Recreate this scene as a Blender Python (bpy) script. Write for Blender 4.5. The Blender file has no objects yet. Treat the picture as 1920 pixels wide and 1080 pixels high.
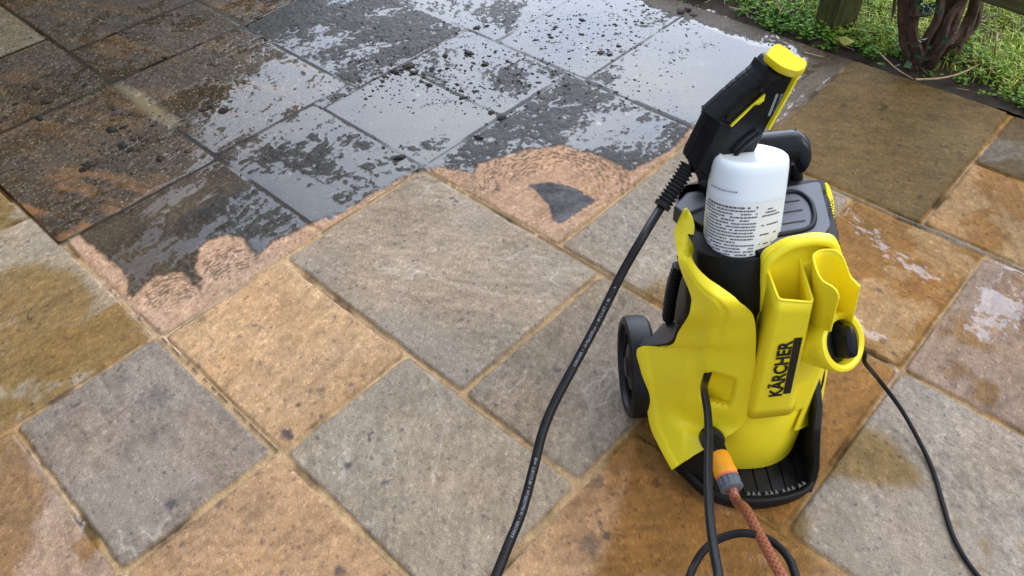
import bpy, bmesh, math, random
import numpy as np
from mathutils import Vector, Matrix
random.seed(7); RNG = np.random.RandomState(11)
S = bpy.context.scene
COL = S.collection

# ------------------------------------------------------------------ camera
FPX, PITCH, ROLL, AZ, CAMH = 1461.766, 0.801150, -0.054313, -0.784277, 1.302
FW = np.array([0, math.cos(PITCH), -math.sin(PITCH)])
_rt = np.array([1.0, 0, 0]); _up = np.array([0, math.sin(PITCH), math.cos(PITCH)])
RT = math.cos(ROLL) * _rt + math.sin(ROLL) * _up
UP = -math.sin(ROLL) * _rt + math.cos(ROLL) * _up
CAM = np.array([0, 0, CAMH])
cd = bpy.data.cameras.new("camera"); cam = bpy.data.objects.new("camera", cd); COL.objects.link(cam)
cd.sensor_fit = 'HORIZONTAL'; cd.sensor_width = 36.0; cd.lens = FPX / 1920 * 36.0
cd.clip_start = 0.02; cd.clip_end = 500
M = Matrix(((RT[0], UP[0], -FW[0], 0), (RT[1], UP[1], -FW[1], 0), (RT[2], UP[2], -FW[2], CAMH), (0, 0, 0, 1)))
cam.matrix_world = M
S.camera = cam

# ------------------------------------------------------------------ light: bright overcast sky, brighter cloud ahead
SUN_EL, SUN_AZ = math.radians(52), math.radians(105)       # azimuth from +Y towards +X
world = bpy.data.worlds.new("World"); S.world = world; world.use_nodes = True
wn = world.node_tree.nodes; wl = world.node_tree.links; wn.clear()
wo = wn.new('ShaderNodeOutputWorld'); bg = wn.new('ShaderNodeBackground'); wl.new(bg.outputs[0], wo.inputs[0])
sky = wn.new('ShaderNodeTexSky'); sky.sky_type = 'NISHITA'; sky.sun_disc = False
sky.sun_elevation = SUN_EL; sky.sun_rotation = SUN_AZ; sky.air_density = 1.0; sky.dust_density = 2.0
tc = wn.new('ShaderNodeTexCoord')
mp = wn.new('ShaderNodeMapping'); mp.inputs['Scale'].default_value = (1.0, 1.0, 2.2); wl.new(tc.outputs['Generated'], mp.inputs[0])
nz = wn.new('ShaderNodeTexNoise'); nz.inputs['Scale'].default_value = 2.3; nz.inputs['Detail'].default_value = 7; nz.inputs['Roughness'].default_value = 0.55
wl.new(mp.outputs[0], nz.inputs['Vector'])
cr = wn.new('ShaderNodeValToRGB'); cr.color_ramp.elements[0].position = 0.36; cr.color_ramp.elements[1].position = 0.66
cr.color_ramp.elements[0].color = (0.58, 0.68, 0.92, 1); cr.color_ramp.elements[1].color = (0.86, 0.92, 1.0, 1)
wl.new(nz.outputs['Fac'], cr.inputs[0])
# the thin bright cloud bank ahead of the camera
dotn = wn.new('ShaderNodeVectorMath'); dotn.operation = 'DOT_PRODUCT'
gd = Vector((0.30, 0.84, 0.46)).normalized(); dotn.inputs[1].default_value = gd
wl.new(tc.outputs['Generated'], dotn.inputs[0])
mr = wn.new('ShaderNodeMapRange'); mr.interpolation_type = 'SMOOTHSTEP'
mr.inputs['From Min'].default_value = 0.66; mr.inputs['From Max'].default_value = 1.0
mr.inputs['To Min'].default_value = 9.5; mr.inputs['To Max'].default_value = 57.0
wl.new(dotn.outputs['Value'], mr.inputs['Value'])
cm = wn.new('ShaderNodeMix'); cm.data_type = 'RGBA'; cm.blend_type = 'MULTIPLY'; cm.inputs['Factor'].default_value = 1
wl.new(cr.outputs[0], cm.inputs[6]); wl.new(mr.outputs[0], cm.inputs[7])
mx = wn.new('ShaderNodeMix'); mx.data_type = 'RGBA'; mx.inputs['Factor'].default_value = 0.82
wl.new(sky.outputs[0], mx.inputs[6]); wl.new(cm.outputs[2], mx.inputs[7])
wl.new(mx.outputs[2], bg.inputs['Color']); bg.inputs['Strength'].default_value = 0.10
sd = bpy.data.lights.new("sun", 'SUN'); sun = bpy.data.objects.new("sun", sd); COL.objects.link(sun)
sd.energy = 1.05; sd.angle = math.radians(30); sd.color = (1.0, 0.91, 0.80)
sdir = Vector((math.sin(SUN_AZ) * math.cos(SUN_EL), math.cos(SUN_AZ) * math.cos(SUN_EL), math.sin(SUN_EL)))
sun.rotation_euler = sdir.to_track_quat('Z', 'Y').to_euler(); sun.location = (3, -1, 4)
S.view_settings.view_transform = 'Standard'; S.view_settings.look = 'None'; S.view_settings.gamma = 1
S.view_settings.exposure = 0.45
S.cycles.max_bounces = 6; S.cycles.caustics_reflective = False; S.cycles.caustics_refractive = False

# ------------------------------------------------------------------ measuring helpers: sight lines on known planes
def ray(px, py):
    return FW + (px - 960) / FPX * RT + (540 - py) / FPX * UP
def at(px, py, ax, val):
    d = ray(px, py); t = (val - CAM[ax]) / d[ax]; return CAM + d * t
def atp(px, py, P0, N):
    d = ray(px, py); t = np.dot(np.asarray(P0) - CAM, N) / np.dot(d, N); return CAM + d * t
def atd(px, py, dist):
    d = ray(px, py); return CAM + d / np.linalg.norm(d) * dist
def gnd(px, py, z=0.0): return at(px, py, 2, z)
def project(P):
    d = P - CAM; w = d @ FW
    return 960 + FPX * (d @ RT) / w, 540 - FPX * (d @ UP) / w
EA = np.array([math.sin(AZ), math.cos(AZ)]); EB = np.array([math.cos(AZ), -math.sin(AZ)])
def uv_of(px, py):
    g = gnd(px, py); return np.array([g[:2] @ EA, g[:2] @ EB])
def nrm(v): v = np.asarray(v, float); return v / np.linalg.norm(v)

# ------------------------------------------------------------------ numpy noise
_T = RNG.rand(256, 256)
def vn(x, y, seed=0):
    x = x + seed * 17.31; y = y + seed * 5.77
    xi = np.floor(x).astype(np.int64); yi = np.floor(y).astype(np.int64)
    fx = x - xi; fy = y - yi
    fx = fx * fx * fx * (fx * (fx * 6 - 15) + 10); fy = fy * fy * fy * (fy * (fy * 6 - 15) + 10)
    a = _T[xi & 255, yi & 255]; b = _T[(xi + 1) & 255, yi & 255]; c = _T[xi & 255, (yi + 1) & 255]; d = _T[(xi + 1) & 255, (yi + 1) & 255]
    return (a * (1 - fx) + b * fx) * (1 - fy) + (c * (1 - fx) + d * fx) * fy
def fbm(x, y, seed=0, oct=5, gain=0.5):
    s = 0; a = 1; t = 0
    for i in range(oct):
        s = s + a * (vn(x, y, seed + i * 3) - 0.5); t += a; a *= gain
        x, y = 1.9 * (0.8 * x - 0.6 * y) , 1.9 * (0.6 * x + 0.8 * y)
    return s / t * 2
def cell(x, y, seed=0):
    # distance to the nearest jittered point, and that point's random number
    x = x + seed * 7.13; y = y + seed * 3.71; xi = np.floor(x).astype(np.int64); yi = np.floor(y).astype(np.int64)
    best = np.full(x.shape, 9.0); rid = np.zeros(x.shape)
    for i in (-1, 0, 1):
        for j in (-1, 0, 1):
            a, c = xi + i, yi + j; jx = _T[(a * 3 + 11) & 255, (c * 5 + 3) & 255]; jy = _T[(a * 7 + c) & 255, (c * 3 + a + 90) & 255]; r = _T[(a * 5 + 77) & 255, (c * 11 + 51) & 255]
            d = np.hypot(a + jx - x, c + jy - y); m = d < best; best = np.where(m, d, best); rid = np.where(m, r, rid)
    return best, rid
def spots(x, y, seed, rmin, rmax, keep):
    d, r = cell(x, y, seed); k = r < keep; R = rmin + (rmax - rmin) * (r / keep) ** 2
    return k * ss(R, R * .65, d)
def ss(a, b, x):
    t = np.clip((x - a) / (b - a), 0, 1); return t * t * (3 - 2 * t)
def in_poly(u, v, poly):
    r = np.zeros(u.shape, bool); n = len(poly); j = n - 1
    for i in range(n):
        xi, yi = poly[i]; xj, yj = poly[j]
        c = ((yi > v) != (yj > v)) & (u < (xj - xi) * (v - yi) / (yj - yi + 1e-12) + xi)
        r ^= c; j = i
    return r
def poly_dist(u, v, poly):
    d = np.full(u.shape, 9.0); n = len(poly)
    for i in range(n):
        ax, ay = poly[i]; bx, by = poly[(i + 1) % n]
        ex, ey = bx - ax, by - ay; L = ex * ex + ey * ey + 1e-12
        t = np.clip(((u - ax) * ex + (v - ay) * ey) / L, 0, 1)
        d = np.minimum(d, np.hypot(u - ax - t * ex, v - ay - t * ey))
    return np.where(in_poly(u, v, poly), d, -d)          # positive inside
def pxpoly(pts): return [tuple(uv_of(*p)) for p in pts]

# ------------------------------------------------------------------ object helpers
def link(o): COL.objects.link(o); return o
def tag(o, label=None, cat=None, group=None, kind=None):
    if label: o['label'] = label
    if cat: o['category'] = cat
    if group: o['group'] = group
    if kind: o['kind'] = kind
    return o
def empty(name, loc, label, cat, group=None):
    o = bpy.data.objects.new(name, None); link(o); o.location = Vector(loc); o.empty_display_size = 0.05
    return tag(o, label, cat, group)
def wpos(o):
    p = Vector((0, 0, 0))
    while o is not None: p = p + o.location; o = o.parent
    return p
def add_mesh(name, verts, faces, mat, parent=None, smooth=35, bevel=0, solid=0, subsurf=0, offset=-1):
    org = wpos(parent) if parent else Vector((0, 0, 0))
    me = bpy.data.meshes.new(name)
    me.from_pydata([tuple(Vector(p) - org) for p in verts], [], faces)
    bm = bmesh.new(); bm.from_mesh(me); bmesh.ops.recalc_face_normals(bm, faces=bm.faces) if solid == 0 else None
    bm.to_mesh(me); bm.free()
    me.materials.append(mat)
    o = bpy.data.objects.new(name, me); link(o)
    if parent: o.parent = parent
    if smooth:
        me.polygons.foreach_set('use_smooth', [True] * len(me.polygons)); me.set_sharp_from_angle(angle=math.radians(smooth))
    if solid:
        m = o.modifiers.new('solid', 'SOLIDIFY'); m.thickness = solid; m.offset = offset
    if bevel:
        m = o.modifiers.new('bevel', 'BEVEL'); m.width = bevel; m.segments = 3; m.limit_method = 'ANGLE'; m.angle_limit = math.radians(30); m.harden_normals = False
    if subsurf:
        m = o.modifiers.new('sub', 'SUBSURF'); m.levels = subsurf; m.render_levels = subsurf
    return o
class MB:
    def __init__(s): s.v = []; s.f = []
    def add(s, v, f):
        n = len(s.v); s.v += [tuple(map(float, p)) for p in v]; s.f += [tuple(i + n for i in q) for q in f]; return s
    def grid(s, P, closed_u=False, closed_v=False):
        P = np.asarray(P); a, b = P.shape[:2]; f = []
        for i in range(a if closed_u else a - 1):
            for j in range(b if closed_v else b - 1):
                f.append((i * b + j, i * b + (j + 1) % b, ((i + 1) % a) * b + (j + 1) % b, ((i + 1) % a) * b + j))
        return s.add(P.reshape(-1, 3), f)
    def loft(s, secs, caps=True):
        secs = np.asarray(secs, float); n, m = secs.shape[:2]
        f = [(i * m + j, i * m + (j + 1) % m, (i + 1) * m + (j + 1) % m, (i + 1) * m + j) for i in range(n - 1) for j in range(m)]
        if caps: f += [tuple(range(m)), tuple((n - 1) * m + j for j in range(m))]
        return s.add(secs.reshape(-1, 3), f)
    def prism(s, poly, d):
        poly = np.asarray(poly, float); return s.loft([poly, poly + np.asarray(d)])
    def tube(s, path, r, seg=12, caps=True):
        path = np.asarray(path, float); n = len(path); r = np.full(n, r) if np.isscalar(r) else np.asarray(r)
        T = np.gradient(path, axis=0); T /= np.linalg.norm(T, axis=1)[:, None] + 1e-12
        a = np.array([0, 0, 1.0]) if abs(T[0][2]) < 0.9 else np.array([1.0, 0, 0]); secs = []
        N = nrm(np.cross(T[0], a))
        for i in range(n):
            N = nrm(N - T[i] * (N @ T[i])); B = np.cross(T[i], N)
            secs.append([path[i] + r[i] * (math.cos(2 * math.pi * k / seg) * N + math.sin(2 * math.pi * k / seg) * B) for k in range(seg)])
        return s.loft(secs, caps)
    def lathe(s, o, ax, prof, seg=32, caps=True, x=None):
        o = np.asarray(o, float); ax = nrm(ax); a = np.array([0, 0, 1.0]) if abs(ax[2]) < 0.9 else np.array([1.0, 0, 0])
        X = nrm(np.cross(ax, a)) if x is None else nrm(x); Y = np.cross(ax, X)
        return s.loft([[o + ax * h + rr * (math.cos(2 * math.pi * k / seg) * X + math.sin(2 * math.pi * k / seg) * Y) for k in range(seg)] for rr, h in prof], caps)
    def box(s, c, X, Y, Z):
        c, X, Y, Z = map(lambda q: np.asarray(q, float), (c, X, Y, Z))
        q = [c - X - Y, c + X - Y, c + X + Y, c - X + Y]
        return s.loft([[p - Z for p in q], [p + Z for p in q]])
    def out(s, name, mat, parent=None, **k): return add_mesh(name, s.v, s.f, mat, parent, **k)
def catmull(P, n):
    P = np.asarray(P, float); m = len(P); Q = np.vstack([2 * P[0] - P[1], P, 2 * P[-1] - P[-2]])
    t = np.linspace(0, m - 1, n); i = np.minimum(t.astype(int), m - 2); f = (t - i)[:, None]
    a, b, c, d = Q[i], Q[i + 1], Q[i + 2], Q[i + 3]
    return 0.5 * (2 * b + (c - a) * f + (2 * a - 5 * b + 4 * c - d) * f ** 2 + (3 * b - a - 3 * c + d) * f ** 3)
def resample(P, n):
    P = np.asarray(P, float); d = np.r_[0, np.cumsum(np.linalg.norm(np.diff(P, axis=0), axis=1))]; t = np.linspace(0, d[-1], n)
    return np.stack([np.interp(t, d, P[:, k]) for k in range(3)], 1)
def fillet(P, r, closed=True, seg=5):
    P = [np.asarray(p, float) for p in P]; n = len(P); out = []
    for i in range(n):
        if not closed and i in (0, n - 1): out.append(P[i]); continue
        a, b, c = P[i - 1], P[i], P[(i + 1) % n]; ra = min(r, 0.45 * np.linalg.norm(a - b)); rc = min(r, 0.45 * np.linalg.norm(c - b))
        p, q = b + nrm(a - b) * ra, b + nrm(c - b) * rc
        for k in range(seg + 1):
            t = k / seg; out.append((1 - t) ** 2 * p + 2 * t * (1 - t) * b + t * t * q)
    return out

# ------------------------------------------------------------------ materials
def mat(name, col, rough=0.5, ior=1.45, noise=0.0, nscale=60, bump=0.0, bscale=300, coat=0.0, spec=0.5, sub=0.0, trans=0.0):
    m = bpy.data.materials.new(name); m.use_nodes = True; n = m.node_tree.nodes; l = m.node_tree.links
    b = n['Principled BSDF']; b.inputs['Base Color'].default_value = (*col, 1); b.inputs['Roughness'].default_value = rough
    b.inputs['IOR'].default_value = ior; b.inputs['Coat Weight'].default_value = coat; b.inputs['Specular IOR Level'].default_value = spec
    if sub: b.inputs['Subsurface Weight'].default_value = sub; b.inputs['Subsurface Radius'].default_value = (0.02, 0.02, 0.02); b.inputs['Subsurface Scale'].default_value = 0.5
    if trans: b.inputs['Transmission Weight'].default_value = trans
    t = n.new('ShaderNodeTexCoord')
    if noise:
        z = n.new('ShaderNodeTexNoise'); z.inputs['Scale'].default_value = nscale; z.inputs['Detail'].default_value = 6; l.new(t.outputs['Object'], z.inputs[0])
        mrr = n.new('ShaderNodeMapRange'); mrr.inputs['From Min'].default_value = 0.3; mrr.inputs['From Max'].default_value = 0.7
        mrr.inputs['To Min'].default_value = 1 - noise; mrr.inputs['To Max'].default_value = 1 + noise; l.new(z.outputs[0], mrr.inputs[0])
        mu = n.new('ShaderNodeMix'); mu.data_type = 'RGBA'; mu.blend_type = 'MULTIPLY'; mu.inputs[0].default_value = 1
        mu.inputs[6].default_value = (*col, 1); l.new(mrr.outputs[0], mu.inputs[7]); l.new(mu.outputs[2], b.inputs['Base Color'])
        mr2 = n.new('ShaderNodeMapRange'); mr2.inputs['To Min'].default_value = rough - 0.07; mr2.inputs['To Max'].default_value = rough + 0.07; l.new(z.outputs[0], mr2.inputs[0]); l.new(mr2.outputs[0], b.inputs['Roughness'])
    if bump:
        z2 = n.new('ShaderNodeTexNoise'); z2.inputs['Scale'].default_value = bscale; z2.inputs['Detail'].default_value = 4; l.new(t.outputs['Object'], z2.inputs[0])
        bp = n.new('ShaderNodeBump'); bp.inputs['Strength'].default_value = bump; bp.inputs['Distance'].default_value = 0.002; l.new(z2.outputs[0], bp.inputs['Height']); l.new(bp.outputs[0], b.inputs['Normal'])
    return m
YEL = mat('yellow_plastic', (0.93, 0.775, 0.022), 0.40, noise=0.03, nscale=25, bump=0.05, bscale=900)
def speckle(m, col, scale=240, thr=.725, amt=.5):
    n = m.node_tree.nodes; l = m.node_tree.links; b = n['Principled BSDF']; lk = b.inputs['Base Color'].links[0].from_socket
    t = n.new('ShaderNodeTexCoord'); z = n.new('ShaderNodeTexNoise'); z.inputs['Scale'].default_value = scale; z.inputs['Detail'].default_value = 2; l.new(t.outputs['Object'], z.inputs[0])
    z2 = n.new('ShaderNodeTexNoise'); z2.inputs['Scale'].default_value = 9; l.new(t.outputs['Object'], z2.inputs[0])
    ad = n.new('ShaderNodeMath'); ad.operation = 'MULTIPLY_ADD'; ad.inputs[1].default_value = .22; l.new(z2.outputs[0], ad.inputs[0]); l.new(z.outputs[0], ad.inputs[2])
    r = n.new('ShaderNodeMapRange'); r.inputs['From Min'].default_value = thr + .10; r.inputs['From Max'].default_value = thr + .14; r.inputs['To Max'].default_value = amt; l.new(ad.outputs[0], r.inputs[0])
    x = n.new('ShaderNodeMix'); x.data_type = 'RGBA'; l.new(r.outputs[0], x.inputs[0]); l.new(lk, x.inputs[6]); x.inputs[7].default_value = (*col, 1); l.new(x.outputs[2], b.inputs['Base Color'])
speckle(YEL, (.20, .14, .03))
BLK = mat('black_plastic', (0.010, 0.010, 0.011), 0.40, spec=.22, noise=0.2, nscale=40, bump=0.08, bscale=1100)
BLKG = mat('black_satin_plastic', (0.009, 0.009, 0.011), 0.28, spec=.30, noise=0.2, nscale=30)
GRY = mat('grey_plastic', (0.10, 0.105, 0.12), 0.5, noise=0.06, nscale=30, bump=0.06, bscale=1200)
DGR = mat('dark_grey_plastic', (0.035, 0.036, 0.042), 0.45, noise=0.1, nscale=40)
RUB = mat('black_rubber', (0.009, 0.009, 0.010), 0.42, spec=.25, noise=0.25, nscale=80)
INK = mat('black_print', (0.008, 0.008, 0.008), 0.5)
WHT = mat('white_print', (0.24, 0.25, 0.27), 0.6)
BOT = mat('frosted_bottle_plastic', (0.80, 0.86, 0.92), 0.30, noise=0.02, nscale=20, sub=0.7)
LAB = mat('paper_label', (0.76, 0.77, 0.78), 0.45)
LBL = mat('label_blue_print', (0.30, 0.50, 0.80), 0.45)
ORG = mat('orange_plastic', (0.85, 0.36, 0.02), 0.4, noise=0.06, nscale=60)
RED = mat('red_plastic', (0.75, 0.16, 0.10), 0.4)
NUT = mat('blue_grey_plastic', (0.11, 0.13, 0.16), 0.45, noise=0.08, nscale=60)
# ================================================================== PATIO: riven sandstone slabs, mortar joints, standing water
# slab: (u0, u1, v0, v1, colour key, height offset mm)
SL = [(.94, 1.40, -.066, .262, 'grey1', .5), (.93, 1.385, .267, .60, 'orange1', 0), (.767, 1.39, .60, 1.067, 'tan', 1.0), (.452, .93, .267, .60, 'grey2', .6),
 (.452, .94, -.066, .267, 'orange2', 0), (.94, 1.40, -.53, -.066, 'pinkwet', -1), (1.40, 2.045, -.20, .258, 'tanwet', .2), (2.045, 2.50, -.20, .25, 'tanwet', 0),
 (.452, .767, .60, 1.067, 'grey3', .3), (-.16, .45, .15, .767, 'orange2', -.3), (-.50, .125, .767, 1.245, 'greywet', 1.2), (.125, .45, .767, 1.248, 'orangewet', -.4),
 (.125, .447, 1.248, 1.695, 'orangewet', 0), (-.35, .125, 1.245, 1.70, 'pinkwet', 0), (.283, .757, 1.705, 2.33, 'brown', 1.2), (-.20, .280, 1.71, 2.032, 'orangewet', .3), (-.20, .280, 2.032, 2.33, 'greybrown', .4),
 (.45, .905, 1.072, 1.695, 'grey4', 1.0), (.905, 1.395, 1.072, 1.695, 'pink', -.7), (1.395, 1.89, .722, 1.072, 'pink', -1.3), (1.385, 1.87, .262, .722, 'pink', -.2),
 (1.40, 1.85, 1.072, 1.39, 'grey2', -2.0), (1.40, 1.85, 1.39, 1.70, 'grey2', -1.3), (1.85, 2.50, 1.21, 1.70, 'grey2', .3), (1.89, 2.50, .722, 1.21, 'mud', -.3), (1.87, 2.50, .25, .722, 'mudorange', .3),
 (2.50, 2.81, .722, 1.22, 'mud', .2), (2.50, 2.965, .25, .722, 'mud', 0), (2.965, 3.43, .1, .722, 'silt', -.3), (2.81, 3.45, .722, 1.23, 'mud', 0), (2.50, 2.95, 1.22, 1.70, 'mud', .2), (2.95, 3.6, 1.23, 1.70, 'mud', 0),
 (.757, 1.335, 1.705, 2.33, 'grey2', -2.0), (1.335, 1.715, 1.705, 2.33, 'grey2', -1.4), (1.715, 2.36, 1.70, 2.33, 'grey2', -.4), (2.36, 3.0, 1.70, 2.33, 'mud', -.2), (3.0, 3.6, 1.70, 2.33, 'mud', -.2)]
KEY = {'grey1': (.238, .190, .145), 'grey2': (.290, .230, .162), 'grey3': (.268, .208, .148), 'grey4': (.298, .245, .182), 'tan': (.298, .235, .168), 'orange1': (.425, .268, .140), 'orange2': (.365, .222, .118),
 'pink': (.42, .265, .165), 'pinkwet': (.30, .205, .14), 'tanwet': (.31, .24, .155), 'greywet': (.315, .255, .195), 'orangewet': (.36, .215, .095), 'brown': (.220, .180, .122), 'greybrown': (.16, .135, .10),
 'mud': (.060, .046, .031), 'mudorange': (.074, .053, .034), 'silt': (.16, .13, .085)}
DIRTY = pxpoly([(-700, -500), (-700, 330), (-100, 330), (40, 345), (100, 385), (120, 420), (150, 443), (168, 458), (212, 492), (232, 512), (240, 540), (249, 560), (275, 530), (300, 518), (345, 512), (360, 530), (374, 549), (378, 520), (366, 498), (372, 470),
  (390, 450), (425, 441), (458, 450), (474, 472), (479, 490), (488, 472), (520, 450), (556, 432), (592, 415), (606, 408), (624, 410), (645, 396), (700, 362), (775, 322), (800, 318), (828, 312), (850, 318), (887, 323), (895, 310), (937, 295), (987, 281), (1057, 272), (1107, 288), (1140, 300), (1180, 322), (1255, 284),
  (1300, 235), (1390, 205), (1470, 180), (1530, 130), (1600, 108), (1620, -60), (1300, -500)])
PATCH = pxpoly([(992, 346), (1035, 342), (1072, 350), (1118, 376), (1082, 398), (1070, 408), (1047, 421), (1034, 408), (1030, 385), (1010, 362)])
SILTP = pxpoly([(222, 160), (262, 172), (300, 196), (335, 232), (318, 236), (285, 222), (250, 190)])
BROWNWET = pxpoly([(1150, 990), (1185, 850), (1235, 830), (1290, 900), (1340, 960), (1500, 980), (1530, 1090), (1120, 1090)])
TANPATCH = [pxpoly([(-60, 530), (60, 500), (150, 520), (170, 590), (100, 640), (-60, 680)]), pxpoly([(-60, 680), (60, 645), (145, 632), (130, 668), (70, 700), (-60, 740)]), pxpoly([(-40, 790), (20, 800), (60, 900), (60, 1000), (20, 1090), (-60, 1100)])]
GREYTRI = pxpoly([(1550, 850), (1610, 800), (1660, 830), (1700, 870), (1740, 900), (1680, 905), (1600, 905), (1545, 905)])
PUD = [(pxpoly([(1540, 340), (1700, 430), (1850, 480), (1690, 690), (1560, 640)]), -.42), (pxpoly([(1850, 480), (1980, 480), (1980, 760), (1800, 720), (1700, 690)]), -.15), (pxpoly([(1450, 230), (1560, 140), (1540, 260), (1480, 300)]), -.2),
 (pxpoly([(1280, 1000), (1450, 980), (1560, 1100), (1240, 1100)]), -.2), (pxpoly([(1500, 900), (1720, 690), (1790, 760), (1640, 900), (1480, 985)]), -.45), (pxpoly([(-60, 470), (150, 470), (290, 635), (120, 760), (-60, 800)]), -.45), (pxpoly([(1730, 400), (1830, 310), (1980, 340), (1980, 500)]), -.42)]
RING1 = uv_of(318, 545); RING2 = uv_of(422, 492); RING3 = uv_of(1040, 345)

BROWNR = pxpoly([(1425, 40), (1640, 95), (1600, 125), (1450, 250), (1385, 235), (1470, 150), (1500, 100)])
STAINS = [(540, 815, .017, .9), (321, 943, .010, .7), (283, 752, .045, .35), (652, 872, .008, .8), (637, 1072, .012, .7), (1105, 1020, .020, .45), (60, 840, .007, .7), (500, 835, .010, .6), (560, 760, .006, .8), (603, 780, .006, .7), (375, 600, .012, .4), (600, 735, .014, .4), (1120, 905, .012, .5), (1230, 905, .010, .5), (410, 945, .009, .6), (930, 760, .007, .7), (1045, 695, .010, .5), (867, 600, .006, .6), (1650, 545, .012, .6), (1655, 640, .008, .5), (1605, 620, .008, .5)]
def patio_fields(u, v):
    n = u.size
    wu = u + .0018 * fbm(u * 16, v * 16, 3, 3) + .0009 * fbm(u * 70, v * 70, 5, 2); wv = v + .0018 * fbm(u * 16, v * 16, 8, 3) + .0009 * fbm(u * 70, v * 70, 12, 2)
    dj = np.full(n, -1.0); sid = np.full(n, -1); base = np.zeros((n, 3)); off = np.zeros(n); sdx = np.zeros(n)
    for k, (u0, u1, v0, v1, key, h) in enumerate(SL):
        d = np.minimum(np.minimum(wu - u0, u1 - wu), np.minimum(wv - v0, v1 - wv))
        # rounded corners
        cu = np.minimum(wu - u0, u1 - wu); cv = np.minimum(wv - v0, v1 - wv); r = .020
        dc = np.where((cu < r) & (cv < r), r - np.hypot(r - cu, r - cv), d)
        m = (np.minimum(cu, cv) > -.001)
        sid[m] = k; dj[m] = dc[m]; base[m] = np.array(KEY[key]) * .92
        rs = np.random.RandomState(k + 5); tu, tv = rs.uniform(-2, 2, 2)
        off[m] = h + tu * (u[m] - (u0 + u1) / 2) + tv * (v[m] - (v0 + v1) / 2)
    # slabs beyond the measured ones: same bond
    m = sid < 0
    if m.any():
        ru = np.floor(u[m] / .61); su = u[m] - ru * .61; rv = np.floor((v[m] + ru * .17) / .46); sv = v[m] + ru * .17 - rv * .46
        dj[m] = np.minimum(np.minimum(su, .61 - su), np.minimum(sv, .46 - sv)); sid[m] = 100 + ((ru * 7 + rv * 3) % 50).astype(int)
        tone = ((ru * 5 + rv * 11) % 5) / 5
        base[m] = np.array([.20, .16, .115]) * (.75 + .5 * tone[:, None])
    su_ = u + sid * 3.7; sv_ = v + sid * 1.9
    # ---- riven relief (mm)
    ang = (sid * 1.3) % 3.1; ca, sa = np.cos(ang), np.sin(ang)
    ru_, rv_ = ca * su_ + sa * sv_, -sa * su_ + ca * sv_
    big = fbm(ru_ * 5, rv_ * 9, 20, 4)
    led = fbm(ru_ * 7, rv_ * 13, 31, 4); terr = np.abs(((led * 2.2) % 1.0) - .5)     # split-stone ledges
    step = ss(.0, .10, (led * 2.2 + .3) % 1.0) + np.floor(led * 2.2 + .3)
    fine = fbm(ru_ * 60, rv_ * 90, 41, 4); vf = fbm(u * 190, v * 190, 47, 3)
    rough_slab = np.where(np.isin(sid, [18, 19, 20, 21, 22, 23, 24, 25, 26, 27, 32, 33, 34]), 1.25, .62)
    H = off + rough_slab * (1.5 * big + .55 * step + .85 * fine) + .30 * vf
    dirtyslab = np.isin(sid, [18, 19, 20, 21, 22, 23, 24, 25, 26, 27, 32, 33, 34])
    ck = np.abs(fbm(ru_ * 3.2 + .25 * fine * .1, rv_ * 4.5, 35, 4)); crk = ss(.022, .0, ck) * dirtyslab * ss(-.05, .2, fbm(u * 4, v * 4, 37, 2))
    flow = fbm(u * 46 + 2 * led, v * 7, 44, 4) * np.isin(sid, [20, 24, 25, 19])
    H = H - 1.6 * crk + dirtyslab * (1.0 * fbm(u * 85, v * 85, 43, 4) + .5 * fbm(u * 200, v * 200, 45, 2)) + 2.0 * flow
    # ---- dirt
    dd = poly_dist(u + .009 * fbm(u * 48, v * 48, 51, 5) + .004 * vf * .5, v + .009 * fbm(u * 48, v * 48, 55, 5), DIRTY)
    dirty = ss(-.007, .006, dd + .004 * fbm(u * 160, v * 160, 57, 3))
    mot = fbm(u * 110, v * 110, 61, 4)
    for (c, rad, k) in ((RING1, .085, 1), (RING2, .085, 2)):
        r = np.hypot(u - c[0], v - c[1]); r2 = np.hypot(u - c[0] + .09, v - c[1] + .02); arcs = .5 + .5 * np.sin(r2 * 600 + 9 * fbm(u * 26, v * 28, 66, 3))
        core = ss(rad * .85, rad * .55, r) * ss(.52, .66, arcs * .55 + .75 * (mot + .33))
        dirty = np.maximum(dirty, .66 * core)
    r3 = np.hypot((u - RING3[0]), (v - RING3[1])); arcs = .5 + .5 * np.sin(r3 * 430 + 7 * fbm(u * 25, v * 25, 70, 2))
    zone = ss(.02, .08, r3) * ss(.27, .17, r3) * (sid == 18) * ss(-.16, -.05, dd)
    dirty = np.maximum(dirty, .60 * zone * ss(.60, .74, arcs * .5 + .75 * (mot + .35)))
    pd = poly_dist(u + .004 * mot, v + .004 * fbm(u * 80, v * 80, 72, 3), PATCH); dirty = np.maximum(dirty,   .96 * ss(-.004, .005, pd + .004 * mot))
    mud = np.isin(sid, [24, 25, 26, 27, 28, 29, 30, 31, 35, 36])
    mudk = mud * 1.0
    dirty_dark = dirty * (1 - mudk)
    # blurred transition between the black algae slabs and brown muddy ones on slab 25 and 20
    # ---- joints
    jw = np.where(np.isin(sid, [0, 1, 2, 3, 4, 5, 8, 9, 17]), .0073, .0063)
    jd = ss(jw * 1.35, jw * .75, dj + .0016 * fbm(u * 55, v * 55, 77, 3))
    edge = ss(.020, .006, dj)
    jn = fbm(u * 60, v * 60, 81, 4)
    H = H - edge * .7
    H = H * (1 - jd) + jd * (-5.2 + 1.6 * fbm(u * 14, v * 14, 83, 3) + 1.0 * jn)
    gap = jd * ss(.25, .6, fbm(u * 9, v * 9, 88, 3) + .2 * jn)           # where mortar has washed out
    H -= gap * 4
    # ---- colour
    strk = fbm(ru_ * 14, rv_ * 75, 191, 4)
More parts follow.
